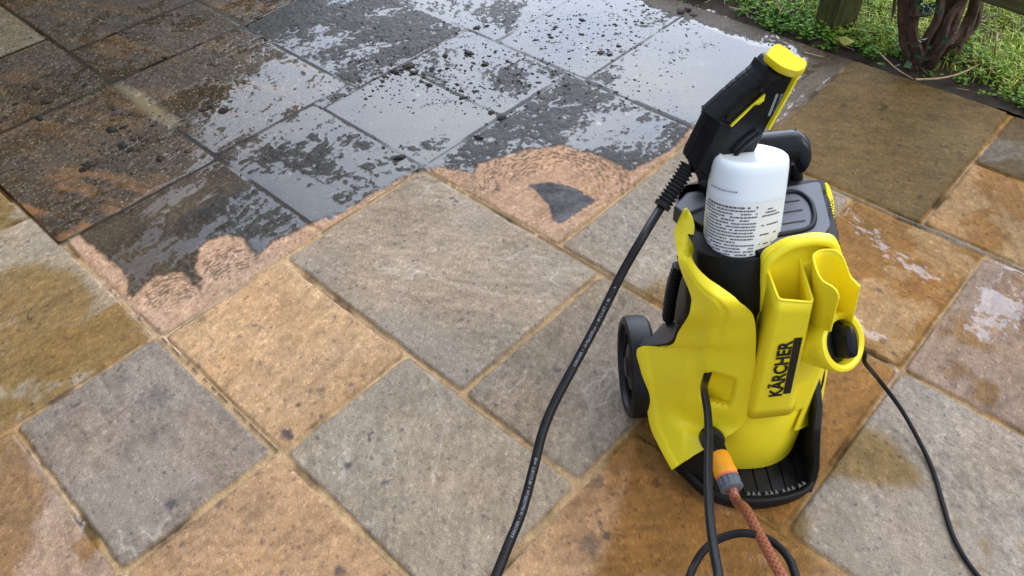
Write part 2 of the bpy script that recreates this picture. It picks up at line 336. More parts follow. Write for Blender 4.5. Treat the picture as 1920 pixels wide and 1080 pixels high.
    lo = fbm(su_ * 4, sv_ * 4, 90, 4); mid = fbm(su_ * 15, sv_ * 15, 93, 4); hi = fbm(u * 120, v * 120, 96, 3)
    spk = vn(u * 330, v * 330, 99); spk2 = vn(u * 210, v * 210, 103)
    C = base * (1 + .20 * lo + .14 * mid + .15 * hi + .24 * fine + .14 * vf + .19 * strk)[:, None]
    C *= (1 + .22 * (spk - .5))[:, None]
    hue = .5 * fbm(su_ * 6, sv_ * 6, 105, 4)
    C *= 1 + hue[:, None] * np.array([.18, .0, -.20])
    # pale veins on the riven greys, weathered film of grey on the tan slabs
    vein = ss(.035, .0, np.abs(fbm(ru_ * 4.5, rv_ * 8, 110, 4) - .03)) * ss(-.1, .35, fbm(su_ * 7, sv_ * 7, 113, 3)) * np.isin(sid, [0, 2, 3, 8, 17])
    C = C * (1 - .5 * vein[:, None]) + .5 * vein[:, None] * np.array([.46, .41, .34])
    greyp = ss(.05, .5, fbm(su_ * 5, sv_ * 5, 118, 4)) * np.isin(sid, [0, 2, 3, 8, 10, 17])
    C = C * (1 - .55 * greyp[:, None]) + .55 * greyp[:, None] * np.array([.252, .21, .162])
    blot = ss(.30, .75, fbm(su_ * 9, sv_ * 9, 121, 4)) * np.isin(sid, [1, 4, 9, 0, 3])
    C *= (1 - .22 * blot)[:, None]
    wx, wy = u + .0016 * vf + .002 * hi, v + .0016 * fbm(u * 170, v * 170, 124, 3) + .002 * mid
    dots = .8 * spots(wx * 42, wy * 42, 3, .07, .22, .42) + .8 * spots(wx * 90, wy * 90, 4, .12, .30, .22) + ss(.60, .68, fbm(u * 45, v * 45, 127, 4) * .8 + .35 * fbm(u * 6, v * 6, 128, 3))
    dots = np.clip(dots, 0, 1) * (dirty < .5)
    C = C * (1 - .72 * dots[:, None]) + .72 * dots[:, None] * np.array([.06, .055, .065])
    for sx_, sy_, sr_, sa_ in STAINS:
        c_ = uv_of(sx_, sy_); d_ = np.hypot(u - c_[0], (v - c_[1]))
        near = d_ < sr_ * 2.2
        if near.any():
            k_ = sa_ * ss(sr_ * 1.25, sr_ * .35, d_ + sr_ * (.7 * mid + .5 * hi)) * near; C = C * (1 - k_[:, None]) + k_[:, None] * np.array([.05, .046, .052])
    warm = ss(.78, .9, spk2) * (1 - dirty)
    C *= (1 + .35 * warm)[:, None]
    # black algae film
    bw = (sid == 20) * np.maximum(ss(.60, .36, v + .08 * mid), ss(1.66, 1.80, u + .06 * mid)) + .5 * (sid == 19) * ss(1.72, 1.86, u + .06 * mid)
    dk = (np.array([.030, .026, .021]) + bw[:, None] * np.array([.026, .012, .0])) * (1 + .5 * mid + .35 * hi)[:, None]
    dk = dk + np.clip(spk2 - .72, 0, 1)[:, None] * np.array([.18, .15, .10])
    dk *= (1 - .75 * crk)[:, None]
    lich = spots(wx * 24, wy * 24, 5, .05, .24, .12) * ss(.0, .3, fbm(u * 5, v * 5, 133, 2) + .1)
    dk = dk * (1 - lich[:, None]) + lich[:, None] * np.array([.20, .18, .13])
    C = C * (1 - dirty_dark[:, None]) + dirty_dark[:, None] * dk
    pk_ = ss(-.004, .005, pd + .004 * mot)[:, None] * (1 - .3 * lich[:, None]); C = C * (1 - pk_) + pk_ * np.array([.088, .084, .084]) * (1 + .45 * mid + .3 * fine + .3 * hi)[:, None]
    fk = (spots(wx * 75, wy * 75, 11, .12, .38, .5) * ss(-.055, -.004, dd) * (dd < 0))[:, None]; C = C * (1 - .6 * fk) + .6 * fk * np.array([.09, .07, .06])
    fo = (spots(wx * 85, wy * 85, 12, .12, .42, .5) * ss(.030, .002, dd) * (dd > 0) * np.isin(sid, [18, 19, 20]))[:, None]; C = C * (1 - .5 * fo) + .5 * fo * np.array([.22, .14, .09])
    # muddy brown slabs: orange shows through in streaks, pale flecks
    st = fbm((u * .94 - v * .34) * 6, (u * .34 + v * .94) * 26, 137, 4)
    oz = ss(.10, .7, st + .6 * fbm(u * 3, v * 3, 139, 3)) * mudk
    C = C * (1 - .22 * oz[:, None]) + .22 * oz[:, None] * np.array([.23, .115, .035])
    fl = np.maximum(spots(wx * 70, wy * 95, 6, .10, .34, .30), spots(wx * 150, wy * 150, 7, .15, .4, .25)) * mudk
    C = C * (1 - .7 * fl[:, None]) + .7 * fl[:, None] * np.array([.27, .22, .13])
    dkm = spots(wx * 110, wy * 110, 8, .2, .5, .5) * mudk
    C *= (1 - .6 * dkm)[:, None]
    # left end of slabs 20 and 25: rubbed-off orange with dark streaks
    us = ss(.62, .30, v + .06 * mid) * np.isin(sid, [25]) * ss(2.35, 2.0, u + .08 * lo)
    orr = us * ss(-.25, .35, st + .4 * mid)
    C = C * (1 - .8 * orr[:, None]) + .8 * orr[:, None] * np.array([.25, .125, .05])
    # joints: sandy mortar, dirty where the slabs are dirty
    mort = np.array([.40, .268, .138]) * (1 + .22 * jn + .2 * hi)[:, None] * (1 + .3 * (spk - .5))[:, None]
    mort = mort * (1 + .3 * fbm(u * 6, v * 6, 186, 3) - .3 * ss(.15, .5, fbm(u * 20, v * 20, 188, 3)))[:, None]
    mort = mort * (1 - .93 * np.maximum(np.maximum(dirty_dark, ss(-.004, .01, dd)), mudk * .9)[:, None])
    C = C * (1 - jd[:, None]) + jd[:, None] * mort
    crack = (ss(.0, .004, jw * 1.35 - dj) * ss(.006, .0, np.abs(dj - jw)) ) * ss(-.3, .3, fbm(u * 8, v * 8, 145, 3))
    C *= (1 - .55 * crack)[:, None]
    C *= (1 - .6 * gap)[:, None]
    moss = jd * ss(.1, .5, fbm(u * 11, v * 11, 149, 3)) * np.maximum(dirty_dark, mudk)
    C = C * (1 - moss[:, None]) + moss[:, None] * np.array([.03, .035, .012])
    # ---- wetness
    wet = np.maximum(ss(-.02, .02, dd), 0) 
    wet = np.maximum(wet, np.isin(sid, [24, 25, 26, 27, 28, 29, 30, 31, 34, 35, 36]) * 1.0)
    wet = np.where(mudk > 0, .55 + .3 * ss(0, .5, st), wet)
    pat = fbm(u * 5, v * 5, 151, 4) + .25 * fbm(u * 30, v * 30, 154, 3)
    damp = np.zeros(n)
    for k, thr in ((12, -.35), (13, -.1), (15, -.2), (11, -.2), (14, -.9), (16, -.5), (6, -.05), (10, .45), (5, .1), (7, -.2)):
        m = sid == k; damp[m] = ss(thr, thr + .22, pat[m])
    for pl, a in ((BROWNWET, 1), (GREYTRI, 1), (TANPATCH[0], .9), (TANPATCH[1], 1), (TANPATCH[2], .8)):
        damp = np.maximum(damp, a * ss(-.03, .012, poly_dist(u + .03 * fbm(u * 14, v * 14, 157, 4), v + .03 * fbm(u * 14, v * 14, 159, 4), pl)))
    hoser = np.hypot((u - .30) / .42, (v - .95) / .30); damp = np.maximum(damp, ss(1.0, .75, hoser + .4 * pat) * (sid != 3) * (sid != 8) * (sid != 10))
    dampj = damp * (1 - dirty)
    C = C * (1 - dampj[:, None] * (1 - np.where(np.isin(sid, [11, 12, 13, 15])[:, None], np.array([.78, .64, .40]), np.array([.70, .56, .30]))))
    wet = np.maximum(wet, .36 * damp); wet = np.maximum(wet, .45 * np.isin(sid, [5, 6, 10, 11, 12, 13, 15]) * (.6 + .8 * pat))
    wet = np.maximum(wet, .25 * jd)
    # muddy margin by the lawn
    mm = ss(2.215, 2.275, v + .05 * fbm(u * 6, v * 6, 195, 4)) * (sid >= 32) * (sid < 37)
    C = C * (1 - .8 * mm[:, None]) + .8 * mm[:, None] * np.array([.085, .060, .034]) * (1 + .4 * mid[:, None] + .4 * hi[:, None])
    br_ = ss(-.02, .03, poly_dist(u + .04 * fbm(u * 12, v * 12, 197, 3), v + .03 * mid, BROWNR)) * (sid >= 32) * (sid < 37)
    C = C * (1 - .85 * br_[:, None]) + .85 * br_[:, None] * np.array([.11, .078, .044]) * (1 + .5 * mid[:, None] + .4 * hi[:, None])
    wet = np.maximum(wet, .8 * br_)
    # ---- standing water
    lev = np.full(n, -30.0)
    lv = .10 + 1.1 * fbm(u * 2.2, v * 2.2, 163, 4)
    lev = np.maximum(lev, np.where(dd > -.003, lv - 1.5 * ss(.012, -.003, dd), -30))
    lev = np.maximum(lev, np.where(mudk > 0, .0 + .7 * fbm(u * 3, v * 3, 166, 3), -30))
    lev = np.where(br_ > .3, np.maximum(lev - 1.2 * br_, H - .45 + 1.1 * fbm(u * 60, v * 14, 198, 3)), lev) - 3 * mm
    for pl, a in PUD:
        d = poly_dist(u, v, pl); lev = np.maximum(lev, np.where((d > 0) & (jd < .25), a + .1 + 1.5 * fbm(u * 6, v * 6, 170, 3) - 2.2 * ss(.06, 0, d), -30))
    jl = ss(.0, .3, fbm(u * 3.5, v * 3.5, 175, 2)) * np.isin(sid, [6, 20, 1, 11, 13, 5])
    lev = np.maximum(lev, np.where(jl > .3, -4.2 + jl, -30))
    depth = lev - H
    film = ss(-.06, .06, depth)
    Z = np.where(depth > 0, lev, H) + np.where((depth > -.42) & (depth <= 0), .10 * (1 + depth / .25) , 0)
    tint = np.exp(-np.clip(depth, 0, 6)[:, None] * np.array([.05, .07, .10]))
    C = C * tint
    wet = np.maximum(wet, film)
    sp = poly_dist(u + .02 * mid, v + .02 * lo, SILTP); silt = ss(-.02, .02, sp)
    C = C * (1 - .75 * silt[:, None]) + .75 * silt[:, None] * np.array([.22, .175, .10])
    film = film * (1 - .9 * ss(.35, .8, jd) * ss(-.45, .0, fbm(u * 7, v * 7, 205, 3)) * (dd > 0))
    film = np.maximum(film, silt * .9)
    # lawn-side edge of the paving drops off
    drop = ss(2.325, 2.337, wv)
    Z = Z - drop * 14
    C = C * (1 - drop[:, None]) + drop[:, None] * np.array([.045, .032, .022])
    return Z / 1000.0, np.clip(C, .004, .9), wet, film, jd, dirty

def build_patio():
    B = .04; U = np.arange(-1.2, 4.6, B); V = np.arange(-1.6, 2.36, B)
    UU, VV = np.meshgrid(U, V, indexing='ij')
    def is_in(uu, vv, mx_, my_):
        x = uu * EA[0] + vv * EB[0]; y = uu * EA[1] + vv * EB[1]
        P = np.stack([x, y, np.zeros_like(x)], -1) - CAM; w = P @ FW
        px = 960 + FPX * (P @ RT) / np.maximum(w, .05); py = 540 - FPX * (P @ UP) / np.maximum(w, .05)
        return (w > .2) & (px > -mx_) & (px < 1920 + mx_) & (py > -my_ * .8) & (py < 1080 + my_)
    fine = is_in(UU + B / 2, VV + B / 2, 150, 130)
    verts = []; cols = []; srf = []; faces = []; nv = 0
    K = 11
    def emit(mask, k):
        nonlocal nv
        ii, jj = np.nonzero(mask); lin = np.arange(0, k + 1) / k * B
        # unique vertices on the global lattice
        gi = (ii[:, None, None] * k + np.arange(k + 1)[None, :, None]) + np.zeros((1, 1, k + 1), int); gj = (jj[:, None, None] * k + np.arange(k + 1)[None, None, :]) + np.zeros((1, k + 1, 1), int)
        W = 100000; key = gi.astype(np.int64) * W + gj; uq, inv = np.unique(key.ravel(), return_inverse=True); inv = inv.reshape(key.shape)
        u = U[0] + (uq // W) * B / k; v = V[0] + (uq % W) * B / k
        Z, C, wet, film, jd, dirty = patio_fields(u, v)
        x = u * EA[0] + v * EB[0]; y = u * EA[1] + v * EB[1]
        f = np.stack([inv[:, :-1, :-1], inv[:, :-1, 1:], inv[:, 1:, 1:], inv[:, 1:, :-1]], -1).reshape(-1, 4) + nv   # u x v handedness gives +z below
        verts.append(np.stack([x, y, Z], 1)); cols.append(C); srf.append(np.stack([wet, film, dirty], 1)); faces.append(f); nv += len(u)
    emit(fine, K); emit(~fine, 2)
    Vt = np.vstack(verts); Ft = np.vstack(faces); Ct = np.vstack(cols); St = np.vstack(srf)
    a, b, c = Vt[Ft[0, 0]], Vt[Ft[0, 1]], Vt[Ft[0, 2]]
    if np.cross(b - a, c - a)[2] < 0: Ft = Ft[:, ::-1]
    me = bpy.data.meshes.new('patio'); me.vertices.add(len(Vt)); me.vertices.foreach_set('co', Vt.astype(np.float32).ravel())
    me.loops.add(Ft.size); me.loops.foreach_set('vertex_index', Ft.astype(np.int32).ravel())
    me.polygons.add(len(Ft)); me.polygons.foreach_set('loop_start', np.arange(0, Ft.size, 4, dtype=np.int32)); me.polygons.foreach_set('loop_total', np.full(len(Ft), 4, np.int32))
    me.polygons.foreach_set('use_smooth', np.ones(len(Ft), bool)); me.update(calc_edges=True)
    ca = me.color_attributes.new('stone', 'FLOAT_COLOR', 'POINT'); ca.data.foreach_set('color', np.hstack([Ct, np.ones((len(Ct), 1))]).astype(np.float32).ravel())
    cb = me.color_attributes.new('surface', 'FLOAT_COLOR', 'POINT'); cb.data.foreach_set('color', np.hstack([St, np.ones((len(St), 1))]).astype(np.float32).ravel())
    o = link(bpy.data.objects.new('patio', me)); tag(o, kind='structure')
    m = bpy.data.materials.new('riven_sandstone'); m.use_nodes = True; n = m.node_tree.nodes; l = m.node_tree.links; b = n['Principled BSDF']
    A = n.new('ShaderNodeVertexColor'); A.layer_name = 'stone'; Q = n.new('ShaderNodeVertexColor'); Q.layer_name = 'surface'
    sep = n.new('ShaderNodeSeparateColor'); l.new(Q.outputs[0], sep.inputs[0])
    t = n.new('ShaderNodeTexCoord')
    z = n.new('ShaderNodeTexNoise'); z.inputs['Scale'].default_value = 420; z.inputs['Detail'].default_value = 4; z.inputs['Roughness'].default_value = .7; l.new(t.outputs['Object'], z.inputs[0])
    r1 = n.new('ShaderNodeMapRange'); r1.inputs['From Min'].default_value = .3; r1.inputs['From Max'].default_value = .7; r1.inputs['To Min'].default_value = .70; r1.inputs['To Max'].default_value = 1.30; l.new(z.outputs[0], r1.inputs[0])
    mu = n.new('ShaderNodeMix'); mu.data_type = 'RGBA'; mu.blend_type = 'MULTIPLY'; mu.inputs[0].default_value = 1; l.new(A.outputs[0], mu.inputs[6]); l.new(r1.outputs[0], mu.inputs[7]); l.new(mu.outputs[2], b.inputs['Base Color'])
    # roughness: dry .85 -> wet stone .32 -> water .015
    rw = n.new('ShaderNodeMapRange'); rw.inputs['To Min'].default_value = .85; rw.inputs['To Max'].default_value = .26; l.new(sep.outputs[0], rw.inputs[0])
    rf = n.new('ShaderNodeMix'); rf.data_type = 'FLOAT'; l.new(sep.outputs[1], rf.inputs[0]); l.new(rw.outputs[0], rf.inputs[2]); rf.inputs[3].default_value = .02; l.new(rf.outputs[0], b.inputs['Roughness'])
    sp_ = n.new('ShaderNodeMapRange'); sp_.inputs['To Min'].default_value = .09; sp_.inputs['To Max'].default_value = .11; l.new(sep.outputs[0], sp_.inputs[0]); sf_ = n.new('ShaderNodeMix'); sf_.data_type = 'FLOAT'; l.new(sep.outputs[1], sf_.inputs[0]); l.new(sp_.outputs[0], sf_.inputs[2]); sf_.inputs[3].default_value = .62; l.new(sf_.outputs[0], b.inputs['Specular IOR Level'])
    b.inputs['IOR'].default_value = 1.5
    # grain of the stone, lying under the water where there is water
    z2 = n.new('ShaderNodeTexNoise'); z2.inputs['Scale'].default_value = 260; z2.inputs['Detail'].default_value = 5; z2.inputs['Roughness'].default_value = .65; l.new(t.outputs['Object'], z2.inputs[0])
    inv = n.new('ShaderNodeMath'); inv.operation = 'SUBTRACT'; inv.inputs[0].default_value = 1; l.new(sep.outputs[1], inv.inputs[1])
    sc_ = n.new('ShaderNodeMath'); sc_.operation = 'MULTIPLY'; sc_.inputs[1].default_value = 1.0; l.new(inv.outputs[0], sc_.inputs[0])
    bp = n.new('ShaderNodeBump'); bp.inputs['Distance'].default_value = .0026; l.new(sc_.outputs[0], bp.inputs['Strength']); l.new(z2.outputs[0], bp.inputs['Height'])
    # faint ripples on the water
    z3 = n.new('ShaderNodeTexNoise'); z3.inputs['Scale'].default_value = 22; z3.inputs['Detail'].default_value = 2; l.new(t.outputs['Object'], z3.inputs[0])
    bp2 = n.new('ShaderNodeBump'); bp2.inputs['Distance'].default_value = .0004; bp2.inputs['Strength'].default_value = .5; l.new(z3.outputs[0], bp2.inputs['Height']); l.new(bp.outputs[0], bp2.inputs['Normal']); l.new(bp2.outputs[0], b.inputs['Normal'])
    me.materials.append(m)
    return o
build_patio()

def surf_zs(u, v): return patio_fields(np.asarray(u, float), np.asarray(v, float))[0]
def surf_z(x, y):
    p = np.array([x, y]); return float(patio_fields(np.array([p @ EA]), np.array([p @ EB]))[0][0])

# ================================================================== PRESSURE WASHER
ROOT = (.41, .84, 0)
pw = empty('pressure_washer', ROOT, 'yellow and black upright pressure washer standing on the wet paving', 'pressure washer')
def lerp(a, b, t): return np.asarray(a) * (1 - t) + np.asarray(b) * t
def supel(cx, cy, a, b, z, n=48, e=2.6, dx=0, a0=0.0):
    out = []
    for k in range(n):
        t = 2 * math.pi * k / n + a0; c, s_ = math.cos(t), math.sin(t)
        out.append((cx + a * math.copysign(abs(c) ** (2 / e), c), cy + b * math.copysign(abs(s_) ** (2 / e), s_), z))
    return out
def text_mesh(txt, size, bold=0.0, ext=0.0):
    cu = bpy.data.curves.new('lettering', 'FONT'); cu.body = txt; cu.size = size; cu.offset = bold; cu.extrude = ext; cu.resolution_u = 3
    o = bpy.data.objects.new('lettering', cu); COL.objects.link(o)
    dg = bpy.context.evaluated_depsgraph_get(); me = bpy.data.meshes.new_from_object(o.evaluated_get(dg))
    v = np.array([p.co[:] for p in me.vertices]); f = [tuple(p.vertices) for p in me.polygons]
    bpy.data.objects.remove(o); bpy.data.curves.remove(cu); bpy.data.meshes.remove(me)
    return v, f
def place_text(txt, O, X, Y, w, h, name, m, parent, bold=0.0, lift=.0012):
    v, f = text_mesh(txt, 1.0, bold); mn, mxx = v.min(0), v.max(0)
    X, Y = nrm(X), nrm(Y); N = np.cross(X, Y)
    P = [np.asarray(O) + X * ((p[0] - mn[0]) / (mxx[0] - mn[0]) * w) + Y * ((p[1] - mn[1]) / (mxx[1] - mn[1]) * h) + N * lift for p in v]
    return add_mesh(name, P, f, m, parent, smooth=0)

# ---- base moulding with toe step
def base_plan(z, g=0.0):
    P = [(.300, .742), (.318, .712), (.345, .687), (.385, .674), (.430, .671), (.475, .678), (.512, .692), (.533, .722), (.545, .80), (.552, .92), (.550, 1.03), (.27, 1.03), (.262, .93), (.262, .85), (.274, .775)]
    c = np.array([.41, .85]); return [(c[0] + (x - c[0]) * (1 - g), c[1] + (y - c[1]) * (1 - g), z) for x, y in P]
def dense(P, n=90): return [tuple(p) for p in resample(fillet([np.array(q) for q in P], .02), n)] if False else [tuple(p) for p in resample(np.vstack([fillet([np.array(q, float) for q in P], .018), [fillet([np.array(q, float) for q in P], .018)[0]]]), n)[:-1]]
b = MB(); b.loft([dense(base_plan(0, .015)), dense(base_plan(.006, 0)), dense(base_plan(.022, 0)), dense(base_plan(.027, .012))])
base = b.out('base', BLK, pw, smooth=40)
# ribbed foot plate, toe rim with teeth
b = MB()
for i in range(7):
    x0 = .345 + i * .0255
    b.prism(fillet([np.array((x0, .69 + .0009 * abs(i - 3) ** 2, .0262)), np.array((x0 + .0225, .69 + .0009 * abs(i - 2.7) ** 2, .0262)), np.array((x0 + .0225, .80, .033)), np.array((x0, .80, .033))], .002), (0, 0, .0035))
b.out('foot_plate', BLKG, pw, smooth=30)
rim = resample(catmull([(.300, .745, .032), (.320, .712, .031), (.348, .689, .031), (.388, .677, .031), (.432, .674, .031), (.475, .680, .031), (.508, .692, .033), (.527, .715, .04)], 60), 60)
b = MB(); b.tube(rim, .0062, 10); b.out('toe_rim', BLK, pw, smooth=60)
b = MB()
for i in range(11):
    p = rim[28 + int(i * 2.35)] + np.array([0, .0075, .004]); t = nrm(rim[29 + int(i * 2.35)] - rim[28 + int(i * 2.35)]); q = np.array([-t[1], t[0], 0])
    b.prism([p - t * .0032, p + t * .0032, p + q * .007], (0, 0, .004))
tg = b.out('grip_teeth', mat('worn_grey_plastic', (.13, .135, .14), .5), pw, smooth=0)
# side fins of the base
b = MB()
fin = [(.522, .694, .01), (.524, .703, .075), (.516, .735, .150), (.527, .770, .170), (.548, .86, .17), (.552, .95, .02), (.540, .80, .008)]
b.prism(fin, (-.013, .003, 0)); b.out('base_fin', BLK, pw, bevel=.003)
b = MB(); b.loft([[(.276, .77, .02), (.30, .735, .02), (.345, .70, .022), (.36, .735, .03), (.33, .80, .03)], [(.276, .775, .055), (.298, .742, .060), (.335, .72, .062), (.36, .745, .07), (.33, .80, .07)], [(.285, .79, .095), (.305, .757, .10), (.335, .745, .105), (.36, .76, .11), (.33, .80, .11)]]); b.out('base_fin', BLK, pw, bevel=.004)

# ---- black inner housing and yellow drum
b = MB(); b.loft([supel(.415, .915, .12, .105, .02, e=4), supel(.42, .95, .10, .07, .15, e=4), supel(.425, .945, .075, .068, .30, e=4), supel(.40, .915, .085, .085, .42, e=4), supel(.380, .905, .110, .095, .500, e=4)])
b.out('inner_housing', BLK, pw, smooth=50)
b = MB(); b.loft([supel(.416, .858, .108, .118, .028, 64, 2.3), supel(.416, .858, .112, .122, .036, 64, 2.3), supel(.417, .860, .112, .122, .10, 64, 2.3), supel(.424, .870, .098, .119, .20, 64, 2.3), supel(.436, .895, .066, .115, .29, 64, 2.3), supel(.44, .91, .05, .095, .36, 64, 2.3)])
b.out('front_drum', YEL, pw, smooth=60)

# ---- yellow side panels
def panel_grid(rows, nu, nv, bulge):
    A = np.array([r[0] for r in rows]); Bq = np.array([r[1] for r in rows]); bl = np.array([[r[2], r[3] if len(r) > 3 else .5, 0] for r in rows])
    A = catmull(A, nv); Bq = catmull(Bq, nv); bl = catmull(bl, nv)
    t = np.linspace(0, 1, nu); P = A[:, None] * (1 - t)[None, :, None] + Bq[:, None] * t[None, :, None]
    c = np.clip(bl[:, 1:2], .2, .8); tt = np.broadcast_to(t, (nv, nu))
    sh = np.where(tt < c, np.sin(np.pi / 2 * np.clip(tt / c, 0, 1)) , np.cos(np.pi / 2 * np.clip((tt - c) / (1 - c), 0, 1)))
    tent = np.where(tt < c, tt / c, (1 - tt) / (1 - c)); tent = np.minimum(tent * 1.18, 1 - .5 * np.clip(tent * 1.18 - .92, 0, 1)) ; sh = .45 * sh + .55 * tent
    d = CAM - P; d /= np.linalg.norm(d, axis=2)[..., None]
    return P + d * (bl[:, 0:1] * sh)[..., None], d
LR = [(at(1281, 392, 0, .262), at(1283, 392, 2, .515), .0), (at(1268, 425, 0, .257), at(1302, 421, 2, .508), .002), (at(1270, 455, 0, .257), at(1298, 450, 2, .49), .004), (at(1274, 484, 0, .258), at(1297, 476, 2, .470), .006),
 (at(1285, 515, 0, .263), at(1305, 498, 1, .815), .008), (at(1298, 547, 0, .269), at(1336, 530, 1, .785), .012), (at(1300, 564, 0, .271), at(1379, 561, 1, .765), .018, .6), (at(1293, 587, 0, .269), at(1406, 582, 1, .768), .022, .6),
 (at(1275, 617, 0, .267), at(1415, 606, 1, .767), .025, .55), (at(1258, 646, 0, .262), at(1417, 636, 1, .765), .028, .55), (at(1200, 652, 0, .224), at(1417, 668, 1, .762), .036, .55), (at(1206, 700, 0, .230), at(1416, 705, 1, .757), .034, .52), (at(1214, 750, 0, .240), at(1411, 748, 1, .751), .030, .5),
 (at(1223, 800, 0, .249), at(1398, 787, 1, .745), .024, .45), (at(1240, 838, 0, .259), at(1372, 812, 1, .741), .018, .4), (at(1263, 880, 0, .274), at(1305, 851, 1, .735), .004)]
Pg, Dg = panel_grid(LR, 160, 270, 0)
px_, py_ = project(Pg)
def rbox(px, py, cx, cy, a, b_, ang, r):
    c, s_ = math.cos(ang), math.sin(ang); x = c * (px - cx) + s_ * (py - cy); y = -s_ * (px - cx) + c * (py - cy)
    qx = np.abs(x) - a + r; qy = np.abs(y) - b_ + r
    return np.hypot(np.maximum(qx, 0), np.maximum(qy, 0)) + np.minimum(np.maximum(qx, qy), 0) - r
sd_ = rbox(px_, py_, 1350, 727, 30, 28, .22, 11)
rec = ss(3, -4, sd_) * (.014 + .040 * ss(1388, 1322, px_))
scoop = .024 * np.exp(-(((px_ - 1300) * .8 + (py_ - 790) * .6) / 40) ** 2 - (((py_ - 790) * .8 - (px_ - 1300) * .6) / 22) ** 2)
dent = .010 * np.exp(-(((px_ - 1352) / 26) ** 2 + ((py_ - 790) / 20) ** 2))
ridge = -.007 * np.exp(-((px_ - (1337 - .10 * (py_ - 560))) / 16) ** 2) * ss(480, 580, py_) * ss(720, 650, py_)
lip = -.004 * ss(14, 2, np.abs(px_ - np.interp(py_, [652, 700, 750, 800, 840, 880], [1206, 1213, 1221, 1230, 1247, 1270]))) * ss(645, 660, py_)
Pg = Pg - Dg * (rec + scoop + dent + ridge + lip)[..., None]
b = MB(); b.grid(Pg); side = b.out('side_panel', YEL, pw, smooth=75, solid=.0045, offset=1 if False else -1)
RR = [(at(1545, 344, 2, .515), (.506, .952, .510), 0), (at(1551, 375, 2, .505), (.512, .935, .49), .001), (at(1559, 420, 2, .490), (.518, .93, .46), .002), (at(1566, 470, 1, .84), (.524, .93, .42), .004), (at(1556, 560, 1, .80), at(1572, 555, 1, .90), .008),
 (at(1538, 622, 1, .785), at(1562, 626, 1, .90), .010), (at(1520, 690, 1, .775), at(1549, 690, 1, .90), .010), (at(1506, 757, 1, .765), at(1538, 752, 1, .88), .006), (at(1494, 790, 1, .755), at(1535, 780, 1, .83), .004), (at(1488, 806, 1, .750), at(1532, 793, 1, .79), .0)]
Pr, _ = panel_grid(RR, 30, 80, 0); b = MB(); b.grid(Pr); b.out('side_panel', YEL, pw, smooth=75, solid=.004)
b = MB(); pk = at(1375, 651, 1, .752); ii = np.argmin(np.hypot(px_ - 1375, py_ - 651)); pk = Pg.reshape(-1, 3)[ii]; dk_ = nrm(CAM - pk)
b.lathe(pk - dk_ * .003, dk_, [(.001, .0034), (.0024, .0034), (.0024, 0)], 12); b.out('screw_hole', INK, side, smooth=0)
# black edge strip round the notch of the left panel
notch = [LR[i][0] for i in (3, 4, 5, 6, 7, 8, 9, 10)]
nt = resample(catmull(notch, 60), 60); b = MB(); back = np.array([.006, .018, -.004])
b.grid(np.stack([nt, nt + np.array([-.004, .004, .001]), nt + back * .6 + np.array([-.003, 0, 0]), nt + back * 1.5], 1)); b.out('panel_edge_trim', BLK, pw, smooth=60, solid=.003)
# rear left housing behind the notch, with the grey wheel-arch shoulder
b = MB(); b.loft([supel(.350, .935, .055, .055, .16, e=4), supel(.350, .93, .052, .055, .30, e=4), supel(.343, .93, .055, .055, .42, e=4), supel(.335, .935, .068, .055, .50, e=4)]); b.out('rear_housing', BLK, pw, smooth=50)
sh = [at(1197, 650, 0, .224), at(1258, 646, 0, .262), at(1278, 618, 0, .270), at(1268, 600, 0, .290), at(1243, 605, 0, .275), at(1222, 630, 0, .246)]
b = MB(); b.loft([sh, [p + np.array([.012, .03, -.045]) for p in sh]]); b.out('wheel_arch', DGR, pw, bevel=.004)

# ---- bottle well, deck, grey tray
AX0 = np.array([.3475, .846, .42]); AX1 = np.array([.3515, .908, .607]); BAX = nrm(AX1 - AX0)
bX = nrm(np.cross(BAX, (0, 1, 0)) * -1); bX = nrm(np.cross(np.cross(BAX, (1, 0, 0)), BAX)); bY = np.cross(BAX, bX)
def bsec(h, r, tri=.05):
    return [AX0 + BAX * h + (1.03 * r * (1 + tri * math.cos(3 * t + .6))) * (math.cos(t) * bX + math.sin(t) * bY) for t in np.linspace(0, 2 * math.pi, 64, endpoint=False)]
b = MB(); outer = [bsec(-.06, .048, 0), bsec(-.02, .062, 0), bsec(.045, .0655, .02), bsec(.066, .0645, .03)]
b.loft(outer + [bsec(.067, .0605, .04), bsec(.04, .0595, .04), bsec(-.02, .058, .04)]); b.out('bottle_well', BLK, pw, smooth=50)
DZ = .508
dk = [gnd(*q, DZ) for q in ((1262, 388), (1288, 360), (1322, 357), (1420, 345), (1480, 337), (1545, 336), (1553, 360), (1574, 452), (1540, 462), (1440, 480), (1380, 455), (1310, 420), (1283, 402))]
b = MB(); b.prism(fillet(dk, .006), (0, 0, -.018)); b.out('top_deck', BLK, pw, bevel=.002)
gp = [gnd(*q, DZ + .003) for q in ((1462, 352), (1500, 346), (1537, 339), (1546, 375), (1558, 422), (1545, 440), (1450, 462), (1440, 440))]
b = MB(); b.prism(fillet(gp, .010), (0, 0, -.006)); tray = b.out('parts_tray', GRY, pw, bevel=.0012)
b = MB(); gl = [gnd(*q, DZ + .0035) for q in ((1455, 363), (1497, 358), (1521, 378), (1528, 405), (1524, 424), (1508, 432), (1458, 441))]
b.tube(resample(np.array(fillet(gl, .014, closed=False)), 60), .0042, 8); b.out('tray_groove', BLK, tray, smooth=60)
b = MB()
for q0, q1 in (((1460, 381), (1499, 375)), ((1462, 400), (1505, 393)), ((1467, 420), (1510, 413))):
    p, q = gnd(*q0, DZ + .0035), gnd(*q1, DZ + .0035); d = nrm(q - p); s_ = np.cross((0, 0, 1), d); b.box((p + q) / 2, (q - p) / 2, s_ * .0011, (0, 0, .0006))
b.out('tray_slot', INK, tray, smooth=0)
